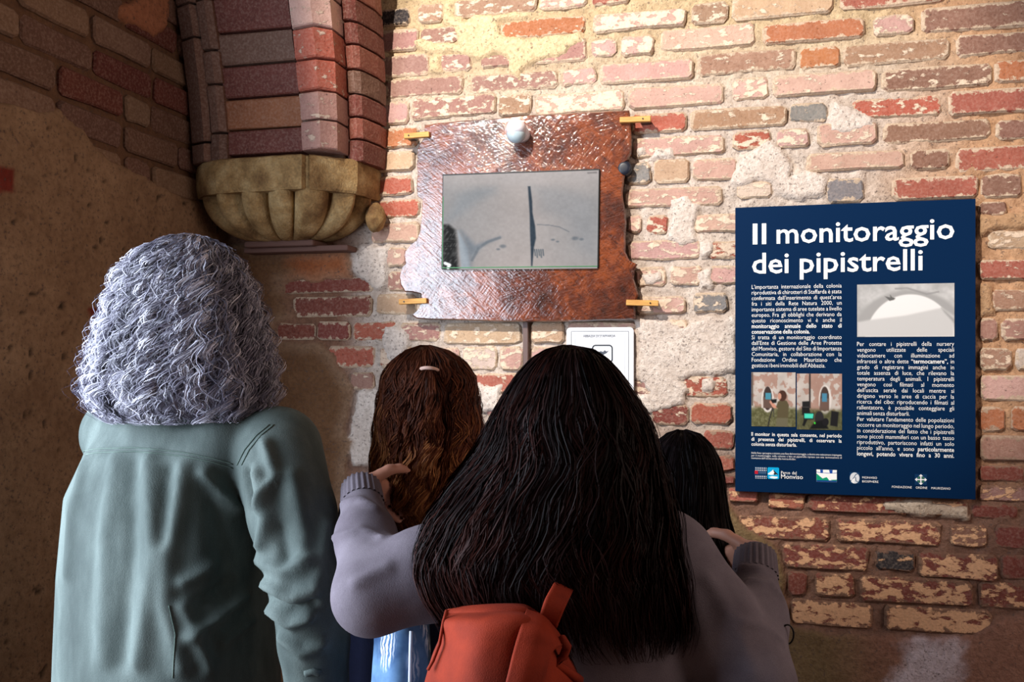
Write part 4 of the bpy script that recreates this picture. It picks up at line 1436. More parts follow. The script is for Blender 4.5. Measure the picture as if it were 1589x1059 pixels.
def figure(pr, h, waist, head_c, arms, skin_h=.0075, yaw=0.0, hs=1.0, hips=None, shw=.17, hand_args=None):
    """one continuous body: head, neck, trunk, arms with hands, legs with feet"""
    s = h / 1.70
    hc = np.array(head_c, float)
    f = Field((-.62, -.55, -.01), (.62, .62, h + .05), skin_h)
    eyes, er = head(f, hc, hs, yaw)
    sh = 1.385 * s if hips is None else hips
    f.cone(hc + np.array((0, -.02, -.09 * hs)), (0, -.01, sh), .052 * hs, .062 * s, .03)
    f.loft([(.86 * s, .150 * s, .100 * s, 0, 0), (1.02 * s, .120 * s, .088 * s, 0, 0), (1.22 * s, .140 * s, .100 * s, 0, 0), (sh - .02, shw * .86, .080 * s, 0, -.005)], .04)
    for e in (-1, 1):
        f.chain([(e * .085 * s, 0, .90 * s), (e * .092 * s, .012, .49 * s), (e * .098 * s, -.012, .085 * s)], [.085 * s, .056 * s, .038 * s], .03)
        f.cone((e * .098 * s, -.03, .042), (e * .115 * s, .135 * s, .030), .036, .026, .02)
    for (S, E, Wr) in arms:
        f.chain([S, E, Wr], [.052 * s, .042 * s, .026 * s], .03)
    for a in hand_args or []:
        hand(f, *a)
    V, Q = f.mesh()
    pr.part('body', V, Q, M['skin'])
    for e in eyes:
        bm = bmesh.new()
        bmesh.ops.create_uvsphere(bm, u_segments=14, v_segments=10, radius=er)
        eo = bm_obj('eye', bm, M['eye'], pr.root, tuple(e), smooth=True)
        bm = bmesh.new()
        bmesh.ops.create_uvsphere(bm, u_segments=10, v_segments=6, radius=er * .45)
        bm_obj('iris', bm, M['iris'], eo, (math.sin(-yaw) * er * .75, math.cos(yaw) * er * .75, 0), smooth=True)

def legs(pr, s, name, mat, top=.95, flare=0.0, shoe=(34, 28, 26)):
    f = Field((-.32, -.28, -.01), (.32, .32, top + .06), .009)
    f.loft([(.80 * s, .168 * s, .118 * s, 0, 0), (top, .150 * s, .110 * s, 0, 0)], .04)
    for e in (-1, 1):
        f.chain([(e * .085 * s, 0, .86 * s), (e * .094 * s, .012, .49 * s), (e * .100 * s, -.012, .10 * s)], [.100 * s, .074 * s, .060 * s], .03)
    V, Q = f.mesh()
    pr.part(name, V, Q, mat)
    sm = mat_plain('shoe_leather', shoe, .6)
    for e in (-1, 1):
        f = Field((e * .11 * s - .09, -.16, -.005), (e * .11 * s + .09, .24, .14), .006)
        f.cone((e * .100 * s, -.035, .048), (e * .116 * s, .145 * s, .036), .046, .036, .02)
        f.cone((e * .100 * s, -.02, .05), (e * .100 * s, -.015, .10), .046, .046, .02)
        f.v = np.maximum(f.v, (-f.ax[2])[None, None, :].astype(np.float32))
        V, Q = f.mesh()
        pr.part('shoe', V, Q, sm)

def fold(pr, V, Q, lines, amp=.006, w=.012):
    """raise cloth folds along photo polylines projected on the garment"""
    Wv = pr.W(V)
    N = vnormals(V, Q)
    bvh = BVHTree.FromPolygons([tuple(v) for v in Wv], [tuple(int(i) for i in q) for q in Q])
    for ln in lines:
        pts, am, wd = ln if isinstance(ln, tuple) else (ln, amp, w)
        hit = []
        for (x0, y0), (x1, y1) in zip(pts[:-1], pts[1:]):
            for t in np.linspace(0, 1, 9)[:-1]:
                r = bvh.ray_cast(CAM, ray(x0 + (x1 - x0) * t, y0 + (y1 - y0) * t).normalized())
                if r[0] is not None: hit.append(r[0])
        if len(hit) < 2: continue
        H = np.array([tuple(x) for x in hit])
        lo, hi = H.min(0) - 3 * wd, H.max(0) + 3 * wd
        sel = np.where(((Wv > lo) & (Wv < hi)).all(1))[0]
        d = np.full(len(sel), 9.)
        for a, b in zip(H[:-1], H[1:]):
            if np.linalg.norm(b - a) > .08: continue
            ab = b - a; q = Wv[sel] - a
            t = np.clip((q @ ab) / max(ab @ ab, 1e-9), 0, 1)
            d = np.minimum(d, np.linalg.norm(q - t[:, None] * ab, axis=1))
        V[sel] += N[sel] * (am * np.exp(-(d / wd) ** 2))[:, None]
    return V

def on_surface(pr, V, Q, pts, step=6):
    Wv = pr.W(V)
    bvh = BVHTree.FromPolygons([tuple(v) for v in Wv], [tuple(int(i) for i in q) for q in Q])
    out = []
    for (x0, y0), (x1, y1) in zip(pts[:-1], pts[1:]):
        m = max(2, int(math.hypot(x1 - x0, y1 - y0) / step))
        for t in np.linspace(0, 1, m + 1)[:-1]:
            r = bvh.ray_cast(CAM, ray(x0 + (x1 - x0) * t, y0 + (y1 - y0) * t).normalized())
            if r[0] is not None:
                out.append(pr.L(Vector(r[0]) + Vector(r[1]) * .0005))
    return out

# ------------------------------------------------------------------ hair
def hair(pr, prof, n, k, face, cfun, curl=(.0, .03), wave=(.0, .1), width=.0016, lam=(.55, 1.0), locks=160, end=(.85, 1.0),
         gap=55, tight=.07, mass=None, start=.25, name='hair', seed=1, mat=None, fly=.02, rough=.05, jit=.5, frizz=.0):
    """prof rows: (photo y, left px, right px, depth, depth ratio).  strands run down this envelope in locks."""
    g = np.random.default_rng(seed)
    rows = np.array(prof, float)
    C = []; hw = []
    for y, xl, xr, d, ra in rows:
        C.append(np.array(P((xl + xr) / 2, y, d))); hw.append((xr - xl) / 2 * d / FPX)
    C = np.array(C); hw = np.array(hw); ra = rows[:, 4]
    arc = np.concatenate([[0], np.cumsum(np.hypot(np.diff(hw), np.linalg.norm(np.diff(C, axis=0), axis=1)))])
    L = arc[-1]
    def at(s):
        s = np.clip(s, 0, L)
        c = np.stack([np.interp(s, arc, C[:, i]) for i in range(3)], -1)
        return c, np.interp(s, arc, hw), np.interp(s, arc, ra)
    rg = np.array(RGT); tw = -np.array(FWD); up = np.array((0, 0, 1.))
    # angle of the face measured in the (right, towards camera) frame
    fd = np.array((math.cos(math.radians(face)), math.sin(math.radians(face)), 0))
    fa = math.atan2(fd @ tw, fd @ rg)
    span = 2 * math.pi - 2 * math.radians(gap)
    lp = fa + math.radians(gap) + span * g.random(locks)
    ll = g.random(locks); lps = g.random(locks) * 6.28; lend = end[0] + (end[1] - end[0]) * g.random(locks); lw = .75 + .5 * g.random(locks)
    li = g.integers(0, locks, n)
    phi = lp[li] + g.normal(0, tight, n)
    fz0 = (g.random(n) < frizz).astype(float)
    la = lam[0] + (lam[1] - lam[0]) * np.sqrt(np.clip(.65 * ll[li] + .35 * g.random(n), 0, 1)) + fly * np.abs(g.normal(0, 1, n)) + rough * (g.random(locks)[li] - .5)
    la = la + .05 * fz0 * np.abs(g.normal(0, 1, n))
    s0 = L * start * g.random(n) ** 1.6
    s1 = L * np.clip(lend[li] + g.normal(0, .03, n), .3, 1.03)
    t = np.linspace(0, 1, k)[None, :]
    s = s0[:, None] + (s1 - s0)[:, None] * t
    c, h, r = at(s)
    lamt = la[:, None] * (1 - .10 * (1 - sstep(0, .25, s / L)))
    ph = phi[:, None] + .10 * np.sin(6.28 * s / L * 1.3 + lps[li][:, None])
    rad = rg * np.cos(ph)[..., None] + tw * (np.sin(ph) * r)[..., None]
    pos = c + rad * (lamt * h)[..., None]
    tan = -rg * np.sin(ph)[..., None] + tw * np.cos(ph)[..., None]
    out = rg * np.cos(ph)[..., None] + tw * np.sin(ph)[..., None]
    am = sstep(.05, .4, s / L)
    fz = (g.random(n) < frizz).astype(float)
    ps = (lps[li] + g.normal(0, jit, n) * (1 + 3 * fz))[:, None]
    wv = wave[0] * lw[li][:, None] * am * np.sin(6.28 * s / wave[1] + ps)
    pos = pos + tan * wv[..., None]
    ps2 = (lps[li] * 3 + g.normal(0, jit * 1.2, n) * (1 + 4 * fz))[:, None]
    fr = (curl[1] * (.75 + .6 * g.random(locks)))[li][:, None]
    ca = curl[0] * ((.5 + .9 * g.random(locks)) * np.where(g.random(locks) < .5, -1, 1))[li][:, None] * (.75 + .5 * g.random(n))[:, None] * (1 + .6 * fz)[:, None] * (.35 + .65 * am)
    pos = pos + tan * (ca * np.sin(6.28 * s / fr + ps2))[..., None] + (out * .8 + up * .3) * (ca * np.cos(6.28 * s / fr + ps2))[..., None]
    T = np.gradient(pos, axis=1); T /= np.maximum(np.linalg.norm(T, axis=2, keepdims=True), 1e-9)
    tilt = g.normal(0, .5, n)[:, None, None]
    side = np.cross(T, out + tan * tilt); side /= np.maximum(np.linalg.norm(side, axis=2, keepdims=True), 1e-9)
    wd = width * (.6 + .8 * g.random(n))[:, None] * np.clip(np.minimum(1, (1 - t) * 5 + .25), 0, 1)
    A = pos - side * wd[..., None] / 2; B = pos + side * wd[..., None] / 2
    V = np.stack([A, B], 2).reshape(-1, 3)
    i0 = (np.arange(n)[:, None] * (2 * k) + np.arange(k - 1)[None, :] * 2)
    Q = np.stack([i0, i0 + 1, i0 + 3, i0 + 2], -1).reshape(-1, 4)
    tint = .62 * g.random(locks)[li] + .38 * g.random(n)
    cv = cfun(np.broadcast_to(t, s.shape), s / L, np.broadcast_to(tint[:, None], s.shape), pos, g)
    cols = np.repeat(cv[:, :, None, :], 2, 2).reshape(-1, 3)
    # solid mass of inner hair under the strands
    na, ns = 72, 60
    ss = np.linspace(0.0, L * mass[1], ns)
    aa = fa + math.radians(gap) * .9 + (2 * math.pi - 1.8 * math.radians(gap)) * np.linspace(0, 1, na)
    cc, hh, rr = at(ss)
    S2, A2 = np.meshgrid(ss, aa, indexing='ij')
    lump = mass[0] * (1 + .05 * np.sin(A2 * 23 + S2 * 30) + .04 * np.sin(A2 * 11 - S2 * 55))
    Vm = cc[:, None, :] + (rg * np.cos(A2)[..., None] + tw * (np.sin(A2) * rr[:, None])[..., None]) * (lump * hh[:, None])[..., None]
    Vi = cc[:, None, :] + (rg * np.cos(A2)[..., None] + tw * (np.sin(A2) * rr[:, None])[..., None]) * ((lump - .12) * hh[:, None])[..., None]
    nb = len(V)
    ix = np.arange(ns * na).reshape(ns, na)
    Qm = np.stack([ix[:-1, :-1], ix[:-1, 1:], ix[1:, 1:], ix[1:, :-1]], -1).reshape(-1, 4)
    V = np.vstack([V, Vm.reshape(-1, 3), Vi.reshape(-1, 3)])
    Q = np.vstack([Q, Qm + nb, Qm[:, ::-1] + nb + ns * na])
    cols = np.vstack([cols, np.tile(np.array(mass[2]), (2 * ns * na, 1))])
    Vl = V - np.array(pr.o)
    Vl = np.stack([Vl @ np.array(pr.R), Vl @ np.array(pr.F), Vl[:, 2]], -1)
    return pr.part(name, Vl, Q, mat or M['hair'], cols)
M['hair'] = mat_hair('hair_strands', .5, .07)
M['hair_grey'] = mat_hair('grey_hair_strands', .4, .5)
# ================================================================== PERSON 1: grey curly hair, green jacket
G = Person(285, 1.62, 76, 'person in a faded green jacket standing with the back turned beside the left wall')
def jacket_mat():
    t = NT('faded_green_cotton')
    p = t.obj()
    n1 = t.noise(t.mapping(p, (1, 1, .35)), 9, 5, .6); n2 = t.noise(p, 520, 2, .5)
    c = t.ramp(n1, [(.30, lin((62, 70, 68))), (.5, lin((86, 96, 93))), (.70, lin((114, 125, 121)))])
    c = t.mix(t.maprange(n2, .35, .65, .25, 0), c, lin((54, 70, 68)))
    t.bump(t.math('ADD', t.math('MULTIPLY', n2, .4), n1), .35, .004)
    return t.set(c, .82, .2)
M['jacket'] = jacket_mat()
hc = G.p(292, 482, 1.655)
S_r = G.p(430, 700, 1.55); E_r = G.p(480, 905, 1.46); W_r = G.p(494, 1085, 1.49)
S_l = np.array((-.185, .02, 1.345)); E_l = np.array((-.20, .16, 1.09)); W_l = np.array((-.10, .30, 1.00))
figure(G, 1.69, .95, hc, [(S_r, E_r, W_r), (S_l, E_l, W_l)], yaw=math.radians(-18), hs=.92, shw=.185, hips=1.36,
       hand_args=[(W_r, (0, .35, -1), (-1, .2, 0), 1), (W_l, (.6, .7, -.2), (.3, -.2, -1), 1)])
f = Field((-.42, -.34, .70), (.42, .52, 1.50), .0062)
f.loft([(.74, .210, .165, -.040, .0), (.95, .203, .160, -.040, .0), (1.10, .197, .155, -.040, .0), (1.24, .193, .145, -.033, .0), (1.32, .180, .115, -.016, .0), (1.365, .150, .080, 0, .0)], .03, 2.6)
f.cone((-.12, -.01, 1.355), (.12, -.015, 1.355), .050, .050, .05)
f.cone((0, -.015, 1.35), (0, .0, 1.43), .085, .070, .03)
for S, E, Wr, lo in ((S_r, E_r, W_r, 1), (S_l, E_l, W_l, 0)):
    S, E, Wr = (np.array(q, float) for q in (S, E, Wr))
    f.chain([S, (S + E) / 2, E, (E + Wr) / 2, Wr - (Wr - E) * .05], [.078, .072, .064, .057, .052], .012)
V, Q = f.mesh()
V = fold(G, V, Q, [
    ([(180, 715), (165, 830), (160, 1050)], .009, .020), ([(232, 715), (240, 860), (212, 1050)], .011, .018), ([(318, 735), (345, 770), (375, 790)], .014, .012),
    ([(285, 730), (262, 860), (258, 940), (285, 1050)], .012, .016), ([(205, 720), (202, 860), (186, 1050)], -.008, .016), ([(262, 730), (252, 850)], -.007, .012),
    ([(330, 880), (280, 905)], .013, .012), ([(378, 925), (330, 965), (290, 990)], .015, .012), ([(390, 962), (340, 1000)], .012, .011), ([(360, 905), (310, 935)], -.010, .010),
    ([(130, 725), (112, 800), (105, 900)], .008, .016), ([(285, 940), (330, 1050)], .012, .012), ([(330, 760), (345, 860), (350, 940)], -.010, .022),
    ([(400, 735), (416, 800), (406, 850)], .016, .013), ([(412, 690), (428, 740), (402, 795)], .014, .010), ([(385, 735), (392, 790)], -.012, .009),
    ([(412, 905), (452, 928), (492, 915)], .017, .012), ([(425, 945), (452, 966), (482, 955)], .017, .011), ([(440, 990), (470, 1012), (502, 1000)], .014, .011),
    ([(418, 925), (460, 945), (490, 935)], -.012, .008), ([(405, 870), (440, 888), (482, 870)], .012, .013), ([(452, 740), (472, 830), (470, 880)], .010, .015), ([(505, 815), (495, 900)], .010, .014),
    ([(436, 820), (446, 870)], -.009, .012)])
jk = G.part('jacket', V, Q, M['jacket'])
seam = mat_fabric('jacket_seam', (104, 118, 111), (74, 88, 82))
def seam_tube(name, pts, r, mat, parent, step=5):
    s = on_surface(G, V, Q, pts, step)
    if len(s) > 3:
        link_mesh(name, tube_mesh(name, s, r, 6), mat, parent)
for dy in (0, 6):
    seam_tube('yoke_seam', [(97, 706 + dy), (150, 697 + dy), (210, 695 + dy), (280, 702 + dy), (330, 712 + dy), (366, 722 + dy)], .0011, seam, jk)
for dx in (0, 7):
    seam_tube('armhole_seam', [(368 + dx, 722), (380 + dx, 698), (398 + dx, 676), (422 + dx, 656)], .0012, seam, jk)
seam_tube('back_seam', [(262, 940), (272, 985), (268, 1058)], .0011, seam, jk)
st = mat_plain('pale_stitching', (136, 150, 142), .8)
for q in range(26):
    a = 104 + q * 10
    y = np.interp(a, [97, 150, 210, 280, 330, 366], [706, 697, 695, 702, 712, 722]) + 3
    seam_tube('stitch', [(a, y - 2.5), (a + 2.5, y + 2.5)], .0006, st, jk, 2)
for q in range(9):
    a = 192 + q * 14
    y = 652 + 22 * math.sin(math.pi * q / 8)
    seam_tube('stitch', [(a, y - 3), (a + 1.5, y + 4)], .0008, st, jk, 2)
# cuff tab with button
s = on_surface(G, V, Q, [(474, 1046), (486, 1042), (500, 1046)], 3)
if len(s) > 3:
    link_mesh('cuff_tab', tube_mesh('cuff_tab', s, .006, 8), M['jacket'], jk)
legs(G, 1.0, 'trousers', mat_fabric('dark_trousers', (52, 54, 64), (38, 40, 48)), .92)
def gcol(t, s, tint, pos, g):
    a, b, c = s2l((34, 32, 42)), s2l((138, 135, 154)), s2l((244, 242, 252))
    x = tint[..., None]
    r = np.where(x < .5, a + (b - a) * x * 2, b + (c - b) * (x - .5) * 2)
    return r * (1 - .25 * (1 - t[..., None]))
GP = [(364, 286, 300, 1.615, 1.1), (371, 256, 330, 1.615, 1.08), (386, 228, 356, 1.615, 1.05), (412, 200, 378, 1.615, 1.0), (450, 182, 396, 1.612, .95), (495, 166, 410, 1.61, .9),
      (540, 152, 420, 1.605, .84), (580, 142, 427, 1.60, .78), (610, 138, 428, 1.59, .74), (632, 146, 424, 1.58, .70), (652, 166, 410, 1.57, .66)]
hair(G, GP, 10000, 36, 60, gcol, curl=(.0075, .044), wave=(.007, .11), width=.0012, lam=(.68, 1.0), locks=480, end=(.72, 1.06), gap=42, tight=.035,
     mass=(.76, .90, s2l((30, 28, 36))), start=.80, seed=3, mat=M['hair_grey'], fly=.012, rough=.14, jit=.22, frizz=.16)  # near-black inner mass: deep shadow between the locks put into the colour
hb = []
for q in range(15):
    u = q / 14
    hb.append(G.L(P(268 + 46 * u, 380 - 9 * math.sin(math.pi * u), 1.56 + .02 * math.sin(math.pi * u))))
link_mesh('hair_band', tube_mesh('hair_band', hb, .0028, 8), mat_plain('glossy_black_band', (14, 14, 18), .15, .8), G.root)

# ================================================================== PERSON 2: child with brown half-up hair
C1 = Person(655, 1.70, 97, 'person in a dark navy jacket and pale hair tie, held by a grey sleeve')
hc = C1.p(664, 622, 1.73)
s1 = 1.50 / 1.70
Sl, Sr = C1.p(572, 792, 1.73), C1.p(752, 792, 1.70)
figure(C1, 1.50, .9, hc, [(Sl, Sl + (-.02, .05, -.24), Sl + (.06, .16, -.38)), (Sr, Sr + (.02, .05, -.24), Sr + (-.06, .16, -.38))], yaw=math.radians(-20), hs=.86, shw=.135, hips=1.22,
       hand_args=[(Sl + (.06, .16, -.38), (.5, .8, -.3), (.2, 0, -1), 1, .85), (Sr + (-.06, .16, -.38), (-.5, .8, -.3), (-.2, 0, -1), -1, .85)])
f = Field((-.30, -.22, .62), (.30, .36, 1.36), .008)
f.loft([(.66, .175, .125, 0, 0), (.9, .165, .12, 0, 0), (1.1, .155, .112, 0, 0), (1.2, .140, .095, 0, 0), (1.25, .10, .06, 0, 0)], .03)
f.cone((0, 0, 1.22), (0, 0, 1.30), .062, .056, .03)
for S, e in ((Sl, -1), (Sr, 1)):
    f.chain([S, S + (e * .02, .05, -.24), S + (-e * .055, .155, -.37)], [.056, .050, .042], .03)
V, Q = f.mesh()
C1.part('jacket', V, Q, mat_fabric('navy_jacket', (26, 30, 52), (16, 18, 34)))
legs(C1, s1, 'trousers', mat_fabric('navy_trousers', (34, 40, 64), (24, 28, 46)), .82)
def c1col(t, s, tint, pos, g):
    a, b, c = s2l((30, 16, 13)), s2l((96, 50, 32)), s2l((206, 140, 84))
    x = np.clip(tint[..., None] * .75 + .35 * (sstep(.2, .8, s)[..., None] - .5) + .05, 0, 1)
    return np.where(x < .55, a + (b - a) * x / .55, b + (c - b) * (x - .55) / .45)
CP = [(536, 652, 668, 1.685, 1.1), (544, 628, 698, 1.685, 1.1), (560, 608, 722, 1.685, 1.1), (585, 594, 737, 1.685, 1.08), (620, 588, 741, 1.685, 1.04), (660, 583, 747, 1.68, .96),
      (700, 578, 752, 1.67, .84), (740, 577, 755, 1.655, .70), (780, 586, 750, 1.64, .56), (815, 598, 744, 1.63, .48), (845, 618, 736, 1.625, .42)]
hair(C1, CP, 6000, 26, 97, c1col, curl=(.003, .06), wave=(.011, .085), width=.0014, lam=(.80, 1.0), locks=200, end=(.76, 1.02), tight=.05, rough=.10, gap=50,
     mass=(.86, .92, s2l((30, 16, 12))), start=.35, seed=5)
# gathered tail and tie
tie = C1.p(664, 577, 1.685 - .088)
link_mesh('hair_tie', tube_mesh('hair_tie', [tie + np.array((.017 * math.cos(a), .016 - .022 * math.sin(a), .007 * math.sin(a))) for a in np.linspace(.15, math.pi - .15, 15)], .0034, 8),
          mat_plain('pale_hair_tie', (214, 176, 160), .7), C1.root)
TP = [(574, 655, 675, 1.597, .6), (584, 646, 684, 1.590, .5), (610, 632, 696, 1.582, .34), (660, 622, 704, 1.580, .28), (710, 612, 700, 1.580, .26), (760, 606, 690, 1.582, .24), (800, 604, 680, 1.59, .22)]
hair(C1, TP, 1500, 24, 97, c1col, curl=(.003, .06), wave=(.008, .08), width=.0014, lam=(.3, 1.0), locks=40, end=(.7, 1.02), gap=60,
     mass=(.5, .8, s2l((40, 22, 16))), start=.06, seed=6, name='ponytail')

# ================================================================== PERSON 3: child with long dark hair
C2 = Person(1075, 1.60, 108, 'shortest person, in dark clothes, held by a grey sleeve beside the blue panel')
hc = C2.p(1066, 756, 1.63)
Sl, Sr = C2.p(1000, 930, 1.60), C2.p(1140, 930, 1.60)
s2_ = 1.36 / 1.70
figure(C2, 1.36, .8, hc, [(Sl, Sl + (-.02, .05, -.21), Sl + (.06, .15, -.34)), (Sr, Sr + (.02, .05, -.21), Sr + (-.06, .15, -.34))], hs=.80, shw=.12, hips=1.07,
       hand_args=[(Sl + (.06, .15, -.34), (.5, .8, -.3), (.2, 0, -1), 1, .8), (Sr + (-.06, .15, -.34), (-.5, .8, -.3), (-.2, 0, -1), -1, .8)])
f = Field((-.28, -.2, .55), (.28, .34, 1.2), .009)
f.loft([(.58, .155, .11, 0, 0), (.8, .15, .108, 0, 0), (.98, .14, .10, 0, 0), (1.06, .12, .085, 0, 0), (1.10, .09, .055, 0, 0)], .03)
f.cone((0, 0, 1.07), (0, 0, 1.14), .058, .052, .03)
for S, e in ((Sl, -1), (Sr, 1)):
    f.chain([S, S + (e * .02, .05, -.21), S + (-e * .055, .145, -.33)], [.050, .046, .040], .03)
V, Q = f.mesh()
C2.part('jacket', V, Q, mat_fabric('dark_child_jacket', (24, 18, 24), (14, 11, 16)))
legs(C2, s2_, 'trousers', mat_fabric('dark_child_trousers', (36, 34, 44), (26, 24, 32)), .72)
def dcol(base, hi):
    def fn(t, s, tint, pos, g):
        x = np.clip(tint[..., None] ** 2 * .9 + .1 * sstep(.5, 1, s)[..., None], 0, 1)
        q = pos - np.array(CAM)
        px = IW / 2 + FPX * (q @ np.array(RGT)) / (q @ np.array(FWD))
        x = np.clip(x + .9 * x * sstep(790, 650, px)[..., None], 0, 1.6)  # strands on the left lighter and redder: side light painted into the hair
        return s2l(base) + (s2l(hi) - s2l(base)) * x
    return fn
RP = [(667, 1052, 1066, 1.585, 1.15), (674, 1032, 1090, 1.585, 1.15), (690, 1014, 1106, 1.585, 1.12), (715, 1006, 1116, 1.585, 1.1), (750, 1002, 1122, 1.585, 1.06), (800, 998, 1128, 1.58, .96),
      (840, 998, 1140, 1.57, .80), (880, 1000, 1154, 1.555, .62), (920, 1012, 1164, 1.54, .5), (955, 1030, 1164, 1.53, .42), (990, 1056, 1154, 1.525, .36)]
hair(C2, RP, 4000, 22, 108, dcol((10, 7, 9), (34, 22, 24)), curl=(.001, .08), wave=(.004, .14), width=.0014, lam=(.84, 1.0), locks=170, end=(.84, 1.02), gap=50,
     mass=(.88, .93, s2l((9, 6, 8))), start=.3, seed=8)

# ================================================================== PERSON 4: woman with long dark hair, arms round both children
Wm = Person(882, 1.33, 101, 'person in a grey jumper with arms around two others, wearing a rust orange backpack')
hc = Wm.p(880, 642, 1.365)
SL, EL, WLr = Wm.p(722, 862, 1.33), Wm.p(577, 925, 1.29), Wm.p(560, 757, 1.50)
SR, ER, WR = Wm.p(1042, 866, 1.33), Wm.p(1172, 1066, 1.26), Wm.p(1172, 862, 1.44)
figure(Wm, 1.52, .9, hc, [(SL, EL, WLr), (SR, ER, WR)], skin_h=.0068, hs=.88, shw=.165, hips=1.235,
       hand_args=[(WLr, (.12, .95, -.30), (.8, -.1, -.7), -1, .92, .45), (WR, (-.15, .93, -.36), (-.8, -.2, -.6), 1, .92, .45)])
f = Field((-.44, -.26, .60), (.46, .36, 1.36), .0064)
f.loft([(.64, .200, .132, 0, 0), (.85, .190, .118, .01, 0), (1.0, .188, .114, .01, 0), (1.12, .178, .112, 0, 0), (1.20, .165, .092, 0, 0), (1.245, .12, .06, 0, 0)], .04)
f.cone((-.12, 0, 1.215), (.12, 0, 1.215), .046, .046, .05)
f.cone((0, 0, 1.22), (0, 0, 1.29), .066, .060, .03)
for S, E, Wr in ((SL, EL, WLr), (SR, ER, WR)):
    f.chain([S, (S + E) / 2, E, (E + Wr) / 2, Wr - (Wr - E) * .04], [.066, .062, .052, .043, .030], .030)
V, Q = f.mesh()
V = fold(Wm, V, Q, [([(520, 835), (560, 822), (598, 838)], .006, .007), ([(525, 785), (556, 775), (585, 790)], .006, .009), ([(552, 905), (580, 890), (604, 880)], .006, .010),
                    ([(1160, 902), (1196, 906), (1214, 930)], .005, .006), ([(1150, 965), (1190, 975), (1216, 1000)], .005, .006), ([(1150, 880), (1185, 884)], .005, .007),
                    ([(1100, 900), (1150, 985), (1170, 1050)], .004, .012), ([(1075, 930), (1100, 1040)], .004, .014)])
M['jumper'] = mat_fabric('grey_jumper', (116, 108, 116), (96, 88, 96), 700, .92, 9)
jm = Wm.part('jumper', V, Q, M['jumper'])
# ribbed cuffs
for E, Wr in ((EL, WLr), (ER, WR)):
    ax = (Wr - E) / np.linalg.norm(Wr - E)
    u = np.cross(ax, (0, 0, 1.)) if abs(ax[2]) < .9 else np.cross(ax, (1., 0, 0))
    u /= np.linalg.norm(u); v = np.cross(ax, u)
    Vc, Fc = [], []
    nn = 96
    for r, (o, base) in enumerate(((-.045, .0350), (-.030, .0345), (-.012, .0335), (.0, .0325), (.0, .029))):
        for q in range(nn):
            a = 2 * math.pi * q / nn
            rr = base + (.0011 if q % 4 < 2 else -.0011)
            Vc.append(Wr + ax * o + (u * math.cos(a) + v * math.sin(a)) * rr)
    for r in range(4):
        for q in range(nn):
            k = (q + 1) % nn
            Fc.append((r * nn + q, r * nn + k, (r + 1) * nn + k, (r + 1) * nn + q))
    link_mesh('cuff', np_mesh('cuff', np.array(Vc), np.array(Fc)), M['jumper'], jm)
# thin elastic loop at the elbow
lp = Wm.p(1222, 985, 1.30)
link_mesh('elastic_loop', tube_mesh('elastic_loop', [lp + np.array((.009 * math.cos(a), 0, .014 * math.sin(a))) for a in np.linspace(0, 2 * math.pi, 21)[:-1]], .0014, 6, closed=True), M['black'], jm)
legs(Wm, 1.5 / 1.7, 'trousers', mat_fabric('blue_jeans', (48, 58, 84), (34, 42, 64)), .84)
WP = [(536, 874, 884, 1.325, 1.12), (542, 846, 922, 1.325, 1.12), (556, 824, 942, 1.325, 1.1), (580, 804, 960, 1.325, 1.08), (615, 784, 982, 1.325, 1.03), (650, 766, 1000, 1.318, .96), (700, 742, 1016, 1.305, .82),
      (750, 706, 1032, 1.285, .64), (800, 672, 1042, 1.262, .48), (850, 654, 1048, 1.242, .38), (890, 652, 1052, 1.232, .32), (930, 664, 1060, 1.225, .28), (975, 690, 1066, 1.225, .25), (1020, 720, 1060, 1.225, .22)]
hair(Wm, WP, 10000, 26, 101, dcol((8, 4, 5), (50, 22, 17)), curl=(.002, .09), wave=(.007, .13), width=.0014, lam=(.84, 1.01), locks=300, end=(.60, 1.0), gap=48, rough=.09,
     mass=(.87, .76, s2l((8, 5, 7))), start=.35, seed=11, fly=.03)

